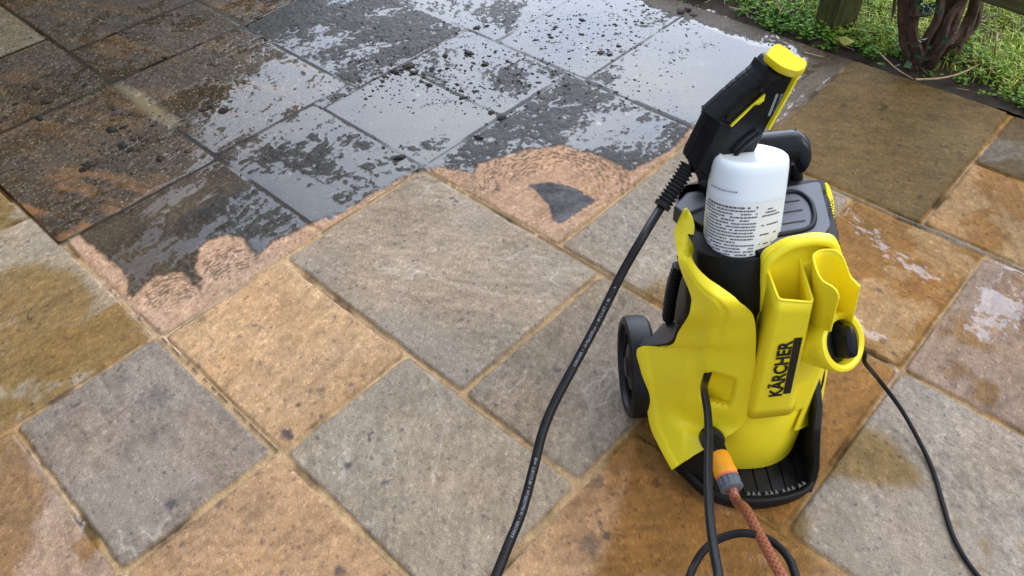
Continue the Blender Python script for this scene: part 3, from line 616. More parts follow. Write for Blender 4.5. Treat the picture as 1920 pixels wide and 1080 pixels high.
# dark shoulder beside the bottle
sl = [gnd(*q, DZ + .004) for q in ((1263, 386), (1290, 362), (1320, 358), (1330, 385), (1284, 404))]
b = MB(); b.prism(sl, (0, 0, -.03)); b.out('shoulder_cap', DGR, pw, bevel=.004)

# ---- front storage bib: back plate, lance pocket, nozzle hook
P0 = np.array([.40, .802, .52]); Pb = np.array([.40, .752, .19]); BN = nrm(np.cross(np.array([1.0, 0, 0]), P0 - Pb)); 
if BN[1] > 0: BN = -BN
def bib(px, py, lift=0.0): return atp(px, py, P0 + BN * lift, BN)
outl = [bib(*q) for q in ((1430, 478), (1475, 452), (1530, 442), (1570, 446), (1578, 475), (1592, 522), (1598, 570), (1560, 620), (1545, 680), (1512, 765), (1480, 775), (1408, 786), (1396, 772), (1416, 690), (1420, 600), (1425, 530))]
outl = fillet(outl, .012)
b = MB(); b.prism(outl, -BN * .012); plate = b.out('storage_bib', YEL, pw, bevel=.0025)
b = MB(); rimp = [bib(*q, .003) for q in ((1432, 640), (1434, 560), (1437, 492), (1480, 460), (1532, 450), (1562, 455), (1570, 480))]
b.tube(resample(np.array(fillet(rimp, .014, closed=False, seg=8)), 80), .0072, 12); b.out('bib_rim', YEL, plate, smooth=70)
F = dict(TL=at(1460, 562, 1, .735), TR=at(1525, 567, 1, .735), BR=at(1478, 777, 1, .735), BL=at(1408, 785, 1, .735))
topL = [bib(1438, 503), F['TL'], F['TR'], bib(1500, 487)]; botL = [bib(1396, 770), F['BL'], F['BR'], bib(1490, 765)]
ft, fb = np.array(fillet(topL, .006, closed=False, seg=6)), np.array(fillet(botL, .006, closed=False, seg=6))
b = MB(); b.grid(np.stack([ft * (1 - t) + fb * t for t in np.linspace(0, 1, 12)], 1)); pocket = b.out('lance_pocket', YEL, plate, smooth=45, solid=.0028, offset=0)
b = MB(); b.add(list(fb), [tuple(range(len(fb)))]); b.out('pocket_floor', YEL, pocket, smooth=0, solid=.003, offset=0)
b = MB(); b.tube(resample(ft, 60), .0021, 8); b.out('pocket_lip', YEL, pocket, smooth=70)
hk_t = [at(1572, 560, 1, .722), at(1569, 548, 1, .726), at(1560, 538, 1, .733), at(1542, 527, 1, .745), at(1531, 508, 1, .758), at(1525, 484, 1, .775), at(1529, 475, 1, .785), at(1542, 469, 1, .792), at(1562, 469, 1, .790), at(1573, 475, 1, .785), at(1581, 486, 1, .780), at(1593, 517, 1, .768), at(1603, 529, 1, .758), at(1612, 538, 1, .748)]
hk_b = [at(1557, 622, 1, .722), at(1554, 621, 1, .727), at(1550, 619, 1, .735), at(1538, 615, 1, .747), at(1528, 612, 1, .758), at(1521, 607, 1, .772), at(1527, 598, 1, .782), at(1540, 593, 1, .788), at(1557, 595, 1, .786), at(1566, 599, 1, .781), at(1573, 602, 1, .776), at(1582, 604, 1, .766), at(1590, 605, 1, .757), at(1597, 606, 1, .748)]
ht, hb = catmull(hk_t, 70), catmull(hk_b, 70)
b = MB(); b.grid(np.stack([ht * (1 - t) + hb * t for t in np.linspace(0, 1, 14)], 1)); hook = b.out('nozzle_hook', YEL, plate, smooth=50, solid=.0026, offset=0)
b = MB(); b.tube(ht, .0019, 8); b.out('hook_lip', YEL, hook, smooth=70)
b = MB(); sp = [bib(1500, 487), bib(1528, 482), bib(1535, 610), bib(1520, 615)]; sp = [p + BN * .010 for p in sp]; b.prism(sp, -BN * .014); b.out('hook_web', YEL, hook, bevel=.003)
# printed maker's name along the pocket
k0 = at(1466, 741, 1, .7335); k1 = at(1488, 637, 1, .7335); kX = nrm(k1 - k0); kY = nrm(np.cross((0, -1, 0), kX))
place_text('KÄRCHER', k0 + kX * .0, kX, kY, np.linalg.norm(k1 - k0), .0265, 'logo_lettering', INK, pocket, bold=.035)
b0 = at(1475, 737, 1, .7335); b1 = at(1497, 633, 1, .7335); bX_ = nrm(b1 - b0)
b = MB(); q = kY * .0058; b.prism([b0 - q, b0 + q, b1 + q, b1 - q], (0, -.0012, 0)); b.out('logo_bar', INK, pocket, smooth=0)
# CONTROL on the right edge strip
c0 = at(1577, 466, 1, .85); c1 = at(1563, 386, 1, .90); cX = nrm(c1 - c0); cY = nrm(np.cross(nrm(CAM - c0), cX))
place_text('POWER CONTROL', c0 + nrm(CAM - c0) * .008, cX, cY, np.linalg.norm(c1 - c0) * 1.15, .0085, 'edge_lettering', INK, pw, bold=.01, lift=0)

# ---- pressure control knob
kn = nrm((.36, -.50, .52)); kc = at(1580, 641, 1, .735); ku = nrm(np.array([0, 0, 1.0]) - kn * kn[2])
b = MB(); b.lathe(kc, kn, [(.018, -.105), (.030, -.085), (.040, -.045), (.0455, -.012), (.0465, -.004), (.0445, .002), (.040, .004), (.0345, .001), (.0335, -.006), (.0335, -.020), (.001, -.020)], 56); housing = b.out('knob_housing', YEL, pw, smooth=45)
b = MB(); b.lathe(kc - kn * .019, kn, [(.033, 0), (.033, .004), (.026, .009), (.001, .010)], 40); knob = b.out('control_knob', BLKG, pw, smooth=40)
kr = np.cross(ku, kn)
b = MB(); rot = nrm(ku * .95 + kr * .3); sw = np.cross(rot, kn); secs = []
for h, a_, w in ((-.008, .026, .011), (.010, .025, .0105), (.019, .022, .0085), (.022, .018, .005)):
    secs.append([kc + kn * h + rot * (a_ * math.copysign(abs(math.cos(t)) ** .8, math.cos(t))) + sw * (w * math.copysign(abs(math.sin(t)) ** .8, math.sin(t))) for t in np.linspace(0, 2 * math.pi, 32, endpoint=False)])
b.loft(secs); b.out('knob_pointer', BLKG, knob, smooth=50)
# bracket joining the knob to the body
b = MB(); kb = kc - kn * .05; b.loft([supel(kb[0] - .012, kb[1] + .035, .035, .035, .16, 24, 2.5), supel(kb[0] - .006, kb[1] + .028, .038, .035, kb[2] - .06, 24, 2.5), supel(kb[0], kb[1] + .025, .040, .036, kb[2] + .02, 24, 2.5)]); b.out('knob_bracket', YEL, pw, smooth=60)

# ---- wheels
def wheel(c, s_):
    ax = nrm((s_, 0, 0)); c = np.asarray(c, float)
    w = bpy.data.objects.new('wheel', None); link(w); w.parent = pw; w.location = Vector(c) - Vector(ROOT)
    b = MB(); b.lathe(c, ax, [(.070, -.024), (.092, -.026), (.0985, -.020), (.100, -.008), (.100, .010), (.098, .018), (.091, .022), (.084, .020), (.082, .012), (.070, .010)], 56, caps=False); b.out('tyre', RUB, w, smooth=40)
    b = MB(); b.lathe(c, ax, [(.083, -.02), (.083, .006), (.078, .009), (.072, .004), (.050, .003), (.044, .012), (.022, .016), (.018, .020), (.001, .021)], 48)
    for k in range(8):
        t = 2 * math.pi * k / 8; r = np.array([0, math.cos(t), math.sin(t)]); q = np.array([0, -math.sin(t), math.cos(t)])
        b.box(c + r * .060 + ax * .006, r * .016, q * .004, ax * .003)
    b.out('rim', BLK, w, smooth=35)
wheel((.231, .935, .100), -1); wheel((.545, .945, .100), 1)

# ---- handle and gun rest at the back
b = MB(); h0, h1 = at(1385, 282, 1, .985), at(1492, 272, 1, .975)
sec = []
for t in np.linspace(0, 1, 9):
    c = h0 * (1 - t) + h1 * t; sec.append([c + np.array([0, math.cos(a), math.sin(a)]) * np.array([1, .026, .024]) for a in np.linspace(0, 2 * math.pi, 24, endpoint=False)])
e1, e2 = at(1502, 285, 1, .965), at(1507, 300, 1, .955)
for c, r in ((e1, .024), (e2, .020), (at(1508, 309, 1, .955), .012)): sec.append([c + np.array([.3 * math.sin(a), math.cos(a), .95 * math.sin(a)]) * r for a in np.linspace(0, 2 * math.pi, 24, endpoint=False)])
b.loft(sec); b.out('carrying_handle', BLKG, pw, smooth=60)
b = MB(); b.tube([at(1486, 300, 1, .985), at(1490, 320, 1, .985), at(1492, 345, 1, .985)], .012, 16); b.tube([at(1478, 290, 1, .97), at(1476, 312, 1, .965), at(1472, 340, 1, .96)], .006, 12); b.out('handle_post', BLK, pw, smooth=60)
b = MB(); pl = [at(1308, 330, 1, .955), at(1345, 322, 1, .955), at(1350, 392, 1, .955), at(1318, 392, 1, .955), at(1314, 355, 1, .955)]; b.prism(pl, (0, .03, 0)); b.out('gun_rest', BLK, pw, bevel=.004)
b = MB(); pl = [at(1311, 345, 1, .950), at(1332, 328, 1, .950), at(1334, 338, 1, .950), at(1320, 354, 1, .950)]; b.prism(pl, (0, .006, 0)); b.out('gun_rest_clip', DGR, pw, bevel=.002)

# ---- outlet hose tail with ribbed sleeve at the back left
def ribbed(b, path, r0, r1, nr, seg=16):
    path = resample(catmull(path, 120), nr * 6 + 1); rr = [r0 + (r1 - r0) * (.5 + .5 * math.tanh(4 * math.sin(2 * math.pi * i / 6 + .4))) for i in range(nr * 6 + 1)]
    b.tube(path, rr, seg)
b = MB(); tp = [at(1273, 498, 1, .93), at(1264, 525, 1, .928), at(1257, 560, 1, .925), at(1253, 592, 1, .92)]
ribbed(b, tp, .0085, .0115, 13); b.out('hose_sleeve', RUB, pw, smooth=50)
b = MB(); b.tube(catmull([at(1253, 585, 1, .922), at(1254, 600, 1, .918), at(1258, 620, 1, .91), at(1266, 640, 1, .90)], 20), .0068, 14); b.tube([at(1253, 588, 1, .921), at(1253.5, 598, 1, .919)], .0105, 16); b.out('outlet_hose', RUB, pw, smooth=60)

# ---- water inlet
ci = at(1336, 826, 1, .735); ca = nrm(at(1382, 932, 1, .62) - ci); cdir = nrm(at(1368, 905, 1, .655) - ci)
b = MB(); b.lathe(ci, nrm((-.1, -.75, .65)), [(.001, .006), (.020, .006), (.021, .002), (.021, -.02)], 32); b.out('inlet_recess', INK, pw, smooth=40)
b = MB(); b.lathe(ci - cdir * .02, cdir, [(.001, 0), (.013, 0), (.013, .022), (.0155, .023), (.0155, .05), (.012, .052), (.001, .052)], 24)
for k in range(12):
    t = 2 * math.pi * k / 12; a = nrm(np.cross(cdir, (0, 0, 1))); q = np.cross(cdir, a); rd = a * math.cos(t) + q * math.sin(t); b.box(ci - cdir * .02 + cdir * .036 + rd * .0155, rd * .001, np.cross(rd, cdir) * .0016, cdir * .011)
b.out('inlet_connector', BLK, pw, smooth=35)

# ================================================================== DETERGENT BOTTLE (stands upside down in the well)
bo = empty('detergent_bottle', AX0 - BAX * .02, 'frosted white detergent bottle upside down in the washer, text label facing out', 'bottle')
b = MB(); prof = [(-.02, .050), (0, .0535), (.05, .0545), (.150, .0545), (.190, .0540), (.199, .0530), (.2040, .0512), (.2066, .0482), (.2072, .0455), (.2066, .0420), (.2050, .0385), (.2038, .0370), (.2036, .0350), (.2036, .012), (.2036, .001)]
b.loft([bsec(h, r, .055) for h, r in prof]); b.out('bottle_body', BOT, bo, smooth=60)
def lab_pt(h, t, lift=.0006): 
    r = np.interp(h, [-.02, 0, .05, .15, .186], [.050, .0535, .0545, .0545, .0540]) * 1.03 * (1 + .055 * math.cos(3 * t + .6)) + lift
    return AX0 + BAX * h + r * (math.cos(t) * bX + math.sin(t) * bY)
cdv = CAM - AX0; tc_ = math.atan2(cdv @ bY, cdv @ bX)
# direction of increasing image x
sgn = 1 if project(np.array([lab_pt(.1, tc_ + .2)]))[0][0] > project(np.array([lab_pt(.1, tc_ - .2)]))[0][0] else -1
b = MB(); b.grid([[lab_pt(h, tc_ + sgn * a) for a in np.linspace(-1.45, 1.25, 50)] for h in np.linspace(.0, .150, 12)]); label = b.out('paper_label', LAB, bo, smooth=60)
b = MB(); b.grid([[lab_pt(h, tc_ + sgn * a, .0009) for a in np.linspace(-1.45, -1.22, 8)] for h in np.linspace(.0, .10, 8)]); b.out('label_yellow_band', YEL, label, smooth=60)
b = MB(); b.grid([[lab_pt(.012 + .020 * f - .016 * (a + .6), tc_ + sgn * a, .0008) for a in np.linspace(-1.2, -.2, 20)] for f in np.linspace(0, 1, 4)]); b.out('label_blue_band', LBL, label, smooth=60)
b = MB(); b.grid([[lab_pt(.03 * f + .02, tc_ + sgn * a, .0008) for a in np.linspace(1.02, 1.24, 6)] for f in np.linspace(0, 1, 4)]); b.out('label_blue_band', LBL, label, smooth=60)
b = MB(); rr = random.Random(5)
for i in range(27):
    h = .143 - i * .0049
    for (a0, a1, dens) in ((-1.12, .42, .93), (.55, 1.15, .8 if i in (1, 2, 3, 6, 9, 12) else (.95 if i > 14 else .0))):
        if i == 0 and a0 > 0: continue
        a = a0 + (rr.random() * .25 if rr.random() < .25 else .02)
        end = a1 - (rr.random() * .5 if rr.random() < .25 else 0)
        while a < end:
            w = rr.uniform(.02, .10)
            if rr.random() < dens:
                hh = .0011 if i else .0015
                b.grid([[lab_pt(h + dh, tc_ + sgn * x, .0012) for x in np.linspace(a, min(a + w, end), 3)] for dh in (-hh, hh)])
            a += w + .016
b.out('label_text', mat('label_print', (.11, .11, .12), .6), label, smooth=0)
b = MB(); a = -.95
while a < -.15:
    w = rr.uniform(.02, .06); b.grid([[lab_pt(.166 + dh, tc_ + sgn * x, .0010) for x in (a, a + w)] for dh in (-.0012, .0012)]); a += w + .02
b.out('batch_code', mat('faint_print', (.25, .26, .28), .6), bo, smooth=0)

# ================================================================== TRIGGER GUN
gref = np.array([.285, .905, .655]); gc = nrm(CAM - gref)
gr_ = nrm(np.cross(-gc, (0, 0, 1))); gu_ = np.cross(gr_, -gc)
GN = nrm(.46 * gr_ - .42 * gu_ + .76 * gc)
PL0 = gref + 0 * GN; TH = .042
def gp_(px, py, lift=0.0): return atp(px, py, PL0 + GN * lift, GN)
gun = empty('spray_gun', gp_(1320, 330) - GN * TH / 2, 'black spray gun with a yellow end cap resting on the washer handle', 'spray gun')
GL = nrm(gp_(1445, 110) - gp_(1345, 222)); GS = np.cross(GN, GL); GS = GS if (GS @ (gp_(1310, 203) - gp_(1345, 215))) > 0 else -GS
# flat body
pf = [gp_(*q) for q in ((1303, 316), (1330, 262), (1352, 226), (1380, 195), (1415, 155), (1452, 116), (1496, 138), (1470, 190), (1440, 244), (1418, 290), (1395, 330), (1345, 345), (1312, 340))]
b = MB(); b.prism([p - GN * .006 for p in fillet(pf, .006)], -GN * (TH - .012)); b.out('gun_body', BLKG, gun, bevel=.002)
# hose block at the bottom end of the grip
A_, B_ = gp_(1353, 226) + GS * .003, gp_(1304, 320) + GS * .003; TB = .056
secs = []
for k_, sh_k in ((0, .0045), (.12, .0), (.88, .0), (1, .0045)):
    o_ = -GN * TB * k_; d_ = nrm(A_ - B_); q = [B_ + d_ * sh_k, A_ - d_ * sh_k * .5, A_ - GS * .022 + GL * .002, B_ - GS * .024 + d_ * sh_k]
    secs.append(fillet([p + o_ + GN * .003 - GS * sh_k * .6 for p in q], .005))
b = MB(); b.loft(secs); b.out('hose_block', BLK, gun, bevel=.0015, smooth=40)
b = MB(); sm = [B_ + GN * .003 - GN * TB * .62, A_ + GN * .003 - GN * TB * .62]; b.tube([sm[0] + GS * .0002, sm[1] + GS * .0002], .0007, 6); b.out('block_seam', INK, gun, smooth=0)
# rubber grip along the back with finger ribs
g0 = gp_(1334, 216, -TH / 2) - GS * .002; g1 = gp_(1440, 127, -TH / 2)
secs = []
for t in np.linspace(0, 1, 41):
    c = g0 * (1 - t) + g1 * t; r1 = .0195 - .0015 * math.sin(t * math.pi); r2 = .0185 + .002 * math.sin(t * math.pi)
    if t > .88: r1 += .03 * (t - .88); r2 += .035 * (t - .88)
    groove = .0007 if any(abs(t - q) < .014 for q in (.42, .60, .78)) else 0
    secs.append([c + GS * ((r2 - groove) * math.copysign(abs(math.cos(a)) ** .85, math.cos(a))) + GN * ((r1 - groove) * math.copysign(abs(math.sin(a)) ** .85, math.sin(a))) for a in np.linspace(0, 2 * math.pi, 32, endpoint=False)])
b = MB(); b.loft(secs); grip = b.out('grip', RUB, gun, smooth=35)
b = MB(); ptsS = [secs[i][0] + GS * .0002 for i in range(0, 41)]; b.tube(ptsS, .0008, 6); b.out('grip_seam', INK, grip, smooth=0)
for px, py in ((1459, 146), (1427, 169), (1366, 222)):
    p = gp_(px, py, .0); b = MB(); b.lathe(p - GN * .006, GN, [(.001, .0072), (.0034, .0072), (.0034, 0)], 12); b.out('screw_hole', INK, gun, smooth=0)
# trigger and loop
tl = [gp_(*q, -.004) for q in ((1347, 257), (1372, 230), (1402, 202), (1433, 174), (1430, 187), (1421, 194), (1412, 195), (1404, 203), (1374, 232))]
b = MB(); b.prism(tl, GN * .0045); b.out('trigger', YEL, gun, bevel=.0008)
b = MB(); lp = [gp_(1345, 330, .0), gp_(1375, 296, .002), gp_(1400, 270, .002), gp_(1425, 250, .001)]; b.tube(catmull(lp, 20), .003, 10); b.out('trigger_guard', BLKG, gun, smooth=60)
# end cap and yellow edge
cN = nrm(.55 * GN + .65 * GS + .5 * GL); cO = gp_(1450, 110, .004)
cf = [atp(*q, cO, cN) for q in ((1434, 101), (1440, 107), (1462, 124), (1480, 132), (1497, 136), (1511, 130), (1515, 113), (1494, 104), (1474, 87), (1456, 79), (1446, 88))]
cc = np.mean(cf, 0); secs = []
for k_, sc_k in ((.0, .93), (.0035, 1.0), (.014, 1.0), (.017, .95)):
    secs.append([cc + (p - cc) * sc_k - cN * k_ for p in fillet(cf, .004, seg=3)])
b = MB(); b.loft(secs); b.out('end_cap', YEL, gun, smooth=40)
b = MB(); e = [gp_(1500, 139, .001), gp_(1472, 190, .001), gp_(1442, 243, .001)]
for w0, w1 in zip(e[:-1], e[1:]):
    dd_ = nrm(w1 - w0); sd2 = nrm(np.cross(GN, dd_)); b.prism([w0 + sd2 * .0014, w0 - sd2 * .0014, w1 - sd2 * .0014, w1 + sd2 * .0014], -GN * (TH + .002))
b.out('edge_strip', YEL, gun, smooth=0)
l0, l1 = gp_(1439, 217, -.0052), gp_(1455, 176, -.0052); lX = nrm(l1 - l0); lY = np.cross(GN, lX)
b = MB(); b.prism([l0, l0 - lY * .004, l1 - lY * .004, l1], GN * .0006); b.out('logo_bar', WHT, gun, smooth=0)
place_text('KÄRCHER', l0 - lY * .0125 + lX * .002, lX, lY, np.linalg.norm(l1 - l0) * 1.0, .0065, 'logo_lettering', WHT, gun, bold=.02, lift=.0006)

# ================================================================== HOSES AND CABLES
def hose_text(path, r, txt, start, size, name, parent):
    path = resample(path, 800); L = np.r_[0, np.cumsum(np.linalg.norm(np.diff(path, axis=0), axis=1))]
    v, f = text_mesh(txt, size, .0); w = v[:, 0].max(); out = []
    for p in v:
        s_ = start + (w - p[0]) if False else start + p[0]
        c = np.array([np.interp(s_, L, path[:, k]) for k in range(3)]); c2 = np.array([np.interp(s_ + .004, L, path[:, k]) for k in range(3)])
        T = nrm(c2 - c); Nn = nrm((CAM - c) - T * ((CAM - c) @ T)); Bq = np.cross(Nn, T); ang = (p[1] - size * .35) / r
        out.append(c + (r + .0004) * (math.cos(ang) * Nn + math.sin(ang) * Bq))
    return add_mesh(name, out, f, WHT, parent, smooth=0)
ge = gp_(1291, 308, -TH * .6)
hp = empty('high_pressure_hose', (float(ge[0]), float(ge[1]), 0), 'thick black high pressure hose arching down from the spray gun across the slabs', 'hose')
gd_ = float(np.linalg.norm(ge - CAM))
hpts = [ge, atd(1278, 332, gd_), atd(1260, 360, gd_ - .004), atd(1240, 388, gd_ - .008), atd(1205, 445, 1.14), atd(1165, 515, 1.13), atd(1120, 605, 1.115), atd(1080, 680, 1.10), atd(1040, 755, 1.085), atd(1017, 812, 1.075), atd(1000, 880, 1.065), atd(978, 960, 1.05), atd(950, 1030, 1.035), atd(918, 1110, 1.02), atd(880, 1200, 1.01)]
tail = [np.array((-.02, .40, .30)), np.array((0.02, .30, .12)), np.array((.12, .22, .03)), np.array((.25, .20, .012)), np.array((.40, .22, .012))]
hp_path = catmull(hpts + tail, 260); HR = .0066
b = MB(); b.tube(hp_path, HR, 16); hose = b.out('hose', RUB, hp, smooth=60)
b = MB(); ribbed(b, [hpts[0], hpts[1], hpts[2], hpts[3]], .0098, .0130, 12); b.tube([hpts[2] * .25 + hpts[3] * .75, hpts[3]], .0128, 18); b.out('ribbed_sleeve', RUB, hp, smooth=50)
# the printing runs up the hose
rev = hp_path[::-1]; Lr = np.r_[0, np.cumsum(np.linalg.norm(np.diff(rev, axis=0), axis=1))]
pxr = np.array(project(rev)); 
for (qx, qy) in ((958, 1010), (1078, 690)):
    k = np.argmin(np.hypot(pxr[0] - qx, pxr[1] - qy)); s0 = Lr[k]
    hose_text(rev, HR, 'KÄRCHER  •  16 Mpa/2300 psi  •  48°C/118°F  •  98', s0, .0052, 'hose_lettering', hose)
for q in ((1155, 541), (1005, 868)):
    k = np.argmin(np.hypot(hp_path @ (RT * 0) + project(hp_path)[0] - q[0], project(hp_path)[1] - q[1])); c = hp_path[k]; n_ = nrm(CAM - c)
    b = MB(); b.lathe(c + n_ * HR, n_, [(.0012, 0), (.001, .0004)], 8); b.out('printed_dot', WHT, hose, smooth=0)
# second run: out of the pocket on the left panel, falling in front of the washer and looping on itself
ph = at(1322, 716, 1, .765)
lh = empty('loop_hose', (float(ph[0]), float(ph[1]), 0), 'black hose leaving the yellow side panel and coiling in a loop at the bottom edge', 'hose')
p2 = [ph + np.array([.02, .035, .02]), ph, atd(1321, 735, 1.245), atd(1327, 775, 1.21), atd(1329, 830, 1.17), atd(1328, 900, 1.11), atd(1332, 980, 1.05), atd(1346, 1070, 1.00), atd(1372, 1160, .98), (.44, .38, .22), (.50, .36, .16), (.535, .42, .155), atd(1500, 1130, 1.22), atd(1493, 1085, 1.235), atd(1478, 1046, 1.25), atd(1450, 1017, 1.265), atd(1418, 1003, 1.27), atd(1386, 1000, 1.27), atd(1350, 1010, 1.27), atd(1322, 1030, 1.265), atd(1303, 1058, 1.26), atd(1290, 1092, 1.25), (.245, .48, .12), (.20, .38, .03), (.10, .25, .012), (-.1, .15, .012)]
b = MB(); b.tube(catmull(p2, 240), .0061, 16); b.out('hose', RUB, lh, smooth=60)
# power cable
pc = empty('power_cable', (.62, .85, 0), 'thin black power cable curving over the wet grey slab beside the washer', 'cable')
cb = [(.53, .93, .14), at(1608, 652, 1, .86), at(1622, 680, 1, .845), at(1648, 712, 2, .10), gnd(1690, 768, .045), gnd(1725, 830, .015), gnd(1750, 885, .007), gnd(1768, 945, .006), gnd(1785, 1000, .006), gnd(1810, 1048, .006), gnd(1845, 1095, .006), gnd(1880, 1150, .006), (.80, .25, .006)]
b = MB(); b.tube(catmull(cb, 140), .0042, 12); b.out('cable', RUB, pc, smooth=60)
# garden hose with its snap connector
gh = empty('garden_hose', ci + cdir * .05, 'orange braided garden hose with an orange and grey snap connector at the washer inlet', 'garden hose')
c0 = ci + cdir * .026; 
b = MB(); b.lathe(c0, cdir, [(.001, 0), (.0150, 0), (.0175, .003), (.0190, .014), (.0185, .026), (.0200, .036), (.0190, .043), (.001, .043)], 32); con = b.out('connector_body', ORG, gh, smooth=40)
b = MB(); b.lathe(c0 + cdir * .042, cdir, [(.001, 0), (.0188, 0), (.0195, .002), (.0188, .0045), (.001, .0045)], 32); b.out('seal_ring', RED, con, smooth=50)
b = MB(); nut0 = c0 + cdir * .0465; a_ = nrm(np.cross(cdir, (0, 0, 1))); q_ = np.cross(cdir, a_)
def nsec(h, r, amp): return [nut0 + cdir * h + (r + amp * (1 if math.sin(12 * t) > 0 else 0)) * (math.cos(t) * a_ + math.sin(t) * q_) for t in np.linspace(0, 2 * math.pi, 96, endpoint=False)]
b.loft([nsec(0, .0170, 0), nsec(.001, .0182, .0012), nsec(.014, .0176, .0012), nsec(.016, .0176, 0), nsec(.0165, .0195, 0), nsec(.020, .0195, 0), nsec(.0215, .0170, 0)]); b.out('lock_nut', NUT, con, smooth=35)
n1 = nut0 + cdir * .018
ghp = catmull([n1, n1 + cdir * .025, atd(1400, 958, 1.315), atd(1425, 1005, 1.27), atd(1452, 1055, 1.22), atd(1485, 1115, 1.17), atd(1530, 1200, 1.13), (.55, .38, .12), (.60, .25, .03), (.75, .1, .012)], 160)
HM = bpy.data.materials.new('braided_hose'); HM.use_nodes = True; n = HM.node_tree.nodes; l = HM.node_tree.links; pb_ = n['Principled BSDF']
GHR = .0086
b = MB(); b.tube(ghp, GHR, 24); gho = b.out('hose', HM, gh, smooth=70)
uvl = gho.data.uv_layers.new(name='braid'); Lg = np.r_[0, np.cumsum(np.linalg.norm(np.diff(ghp, axis=0), axis=1))]
for poly in gho.data.polygons:
    idx = [gho.data.loops[i].vertex_index for i in poly.loop_indices]; ring = [i % 24 for i in idx]; wrap = max(ring) - min(ring) > 12
    for li, vi in zip(poly.loop_indices, idx):
        r_ = vi % 24; r_ = r_ + 24 if (wrap and r_ < 12) else r_; uvl.data[li].uv = (Lg[min(vi // 24, len(Lg) - 1)] / .012, r_ / 24 * 6)
um = n.new('ShaderNodeUVMap'); um.uv_map = 'braid'; sx = n.new('ShaderNodeSeparateXYZ'); l.new(um.outputs[0], sx.inputs[0])
def mth(op, a, b_=None, v=None):
    q = n.new('ShaderNodeMath'); q.operation = op; l.new(a, q.inputs[0])
    if b_ is not None: l.new(b_, q.inputs[1])
    elif v is not None: q.inputs[1].default_value = v
    return q.outputs[0]
def stripe(sum_):
    f_ = mth('FRACT', sum_); d_ = mth('ABSOLUTE', mth('SUBTRACT', f_, v=.5)); return mth('LESS_THAN', d_, v=.17)
s1 = stripe(mth('ADD', sx.outputs[0], sx.outputs[1])); s2 = stripe(mth('SUBTRACT', sx.outputs[0], sx.outputs[1])); br = mth('MAXIMUM', s1, s2)
mxx = n.new('ShaderNodeMix'); mxx.data_type = 'RGBA'; mxx.inputs[6].default_value = (.21, .060, .030, 1); mxx.inputs[7].default_value = (.36, .125, .07, 1); l.new(br, mxx.inputs[0]); l.new(mxx.outputs[2], pb_.inputs['Base Color']); pb_.inputs['Roughness'].default_value = .28

# ================================================================== GARDEN BEYOND THE PAVING
def world_of(u, v): return np.array([u * EA[0] + v * EB[0], u * EA[1] + v * EB[1]])
SOIL = mat('damp_soil', (.040, .029, .019), .9, noise=.5, nscale=40, bump=.8, bscale=90)
LAWN = mat('lawn_ground', (.030, .045, .012), .9, noise=.6, nscale=14, bump=.8, bscale=120)
# ground sheet out to the horizon
b = MB(); b.add([(-150, -150, -.035), (150, -150, -.035), (150, 150, -.035), (-150, 150, -.035)], [(0, 1, 2, 3)]); g = b.out('ground', LAWN, smooth=0); tag(g, kind='structure')
# verge: earth bank at the edge of the slabs
uu, vv = np.meshgrid(np.arange(-1.2, 4.2, .02), np.r_[np.arange(2.33, 3.4, .02), np.arange(3.42, 7, .12)], indexing='ij')
hz = -.012 + .030 * ss(2.33, 2.5, vv) + .012 * fbm(uu * 6, vv * 6, 201, 4) + .010 * fbm(uu * 30, vv * 30, 204, 3)
X = uu * EA[0] + vv * EB[0]; Y = uu * EA[1] + vv * EB[1]
b = MB(); b.grid(np.stack([X, Y, hz], -1)); vg = b.out('soil_verge', SOIL, smooth=60); tag(vg, kind='structure')
def vz(u, v): return float(-.012 + .030 * ss(2.33, 2.5, np.array([v]))[0] + .012 * fbm(np.array([u * 6]), np.array([v * 6]), 201, 4)[0])
def leafmat(name, a, c, rough=.5, scale=9):
    m = mat(name, a, rough); n = m.node_tree.nodes; l = m.node_tree.links; bs = n['Principled BSDF']
    oi = n.new('ShaderNodeNewGeometry'); r = n.new('ShaderNodeValToRGB'); r.color_ramp.elements[0].color = (*a, 1); r.color_ramp.elements[1].color = (*c, 1); l.new(oi.outputs['Random Per Island'], r.inputs[0]); l.new(r.outputs[0], bs.inputs['Base Color'])
    bs.inputs['Specular IOR Level'].default_value = .12
    return m
GRS = leafmat('grass_blade', (.17, .29, .022), (.52, .56, .11), .5)
WEED = leafmat('weed_leaf', (.035, .12, .010), (.16, .30, .025), .5)
rg = np.random.RandomState(3)
def blades(n, umin, umax, vmin, vmax, lmin, lmax, w, dens):
    V = []; Fc = []
    for _ in range(n):
        u, v = rg.uniform(umin, umax), vmin + (vmax - vmin) * rg.rand() ** 1.1
        if dens(u, v) < rg.rand(): continue
        p = world_of(u, v); z = vz(u, v) - .004; L = rg.uniform(lmin, lmax); a = rg.uniform(0, 6.28); lean = rg.uniform(.2, .95)
        d = np.array([math.cos(a), math.sin(a), 0]); s_ = np.array([-d[1], d[0], 0]) * w * rg.uniform(.6, 1.3)
        p = np.array([p[0], p[1], z]); m_ = p + d * L * lean * .35 + np.array([0, 0, L * .6]); t = p + d * L * lean + np.array([0, 0, L * (1 - .45 * lean)])
        k = len(V); V += [p - s_, p + s_, m_ + s_ * .8, m_ - s_ * .8, t]; Fc += [(k, k + 1, k + 2, k + 3), (k + 3, k + 2, k + 4)]
    return V, Fc
def patchy(u, v): return .25 + .9 * float(ss(-.25, .25, fbm(np.array([u * 5]), np.array([v * 5]), 211, 3))[0])
V, Fc = blades(60000, -.3, 1.9, 2.41, 3.6, .025, .075, .0016, lambda u, v: patchy(u, v) * float(ss(2.36, 2.46, np.array([v]))[0]))
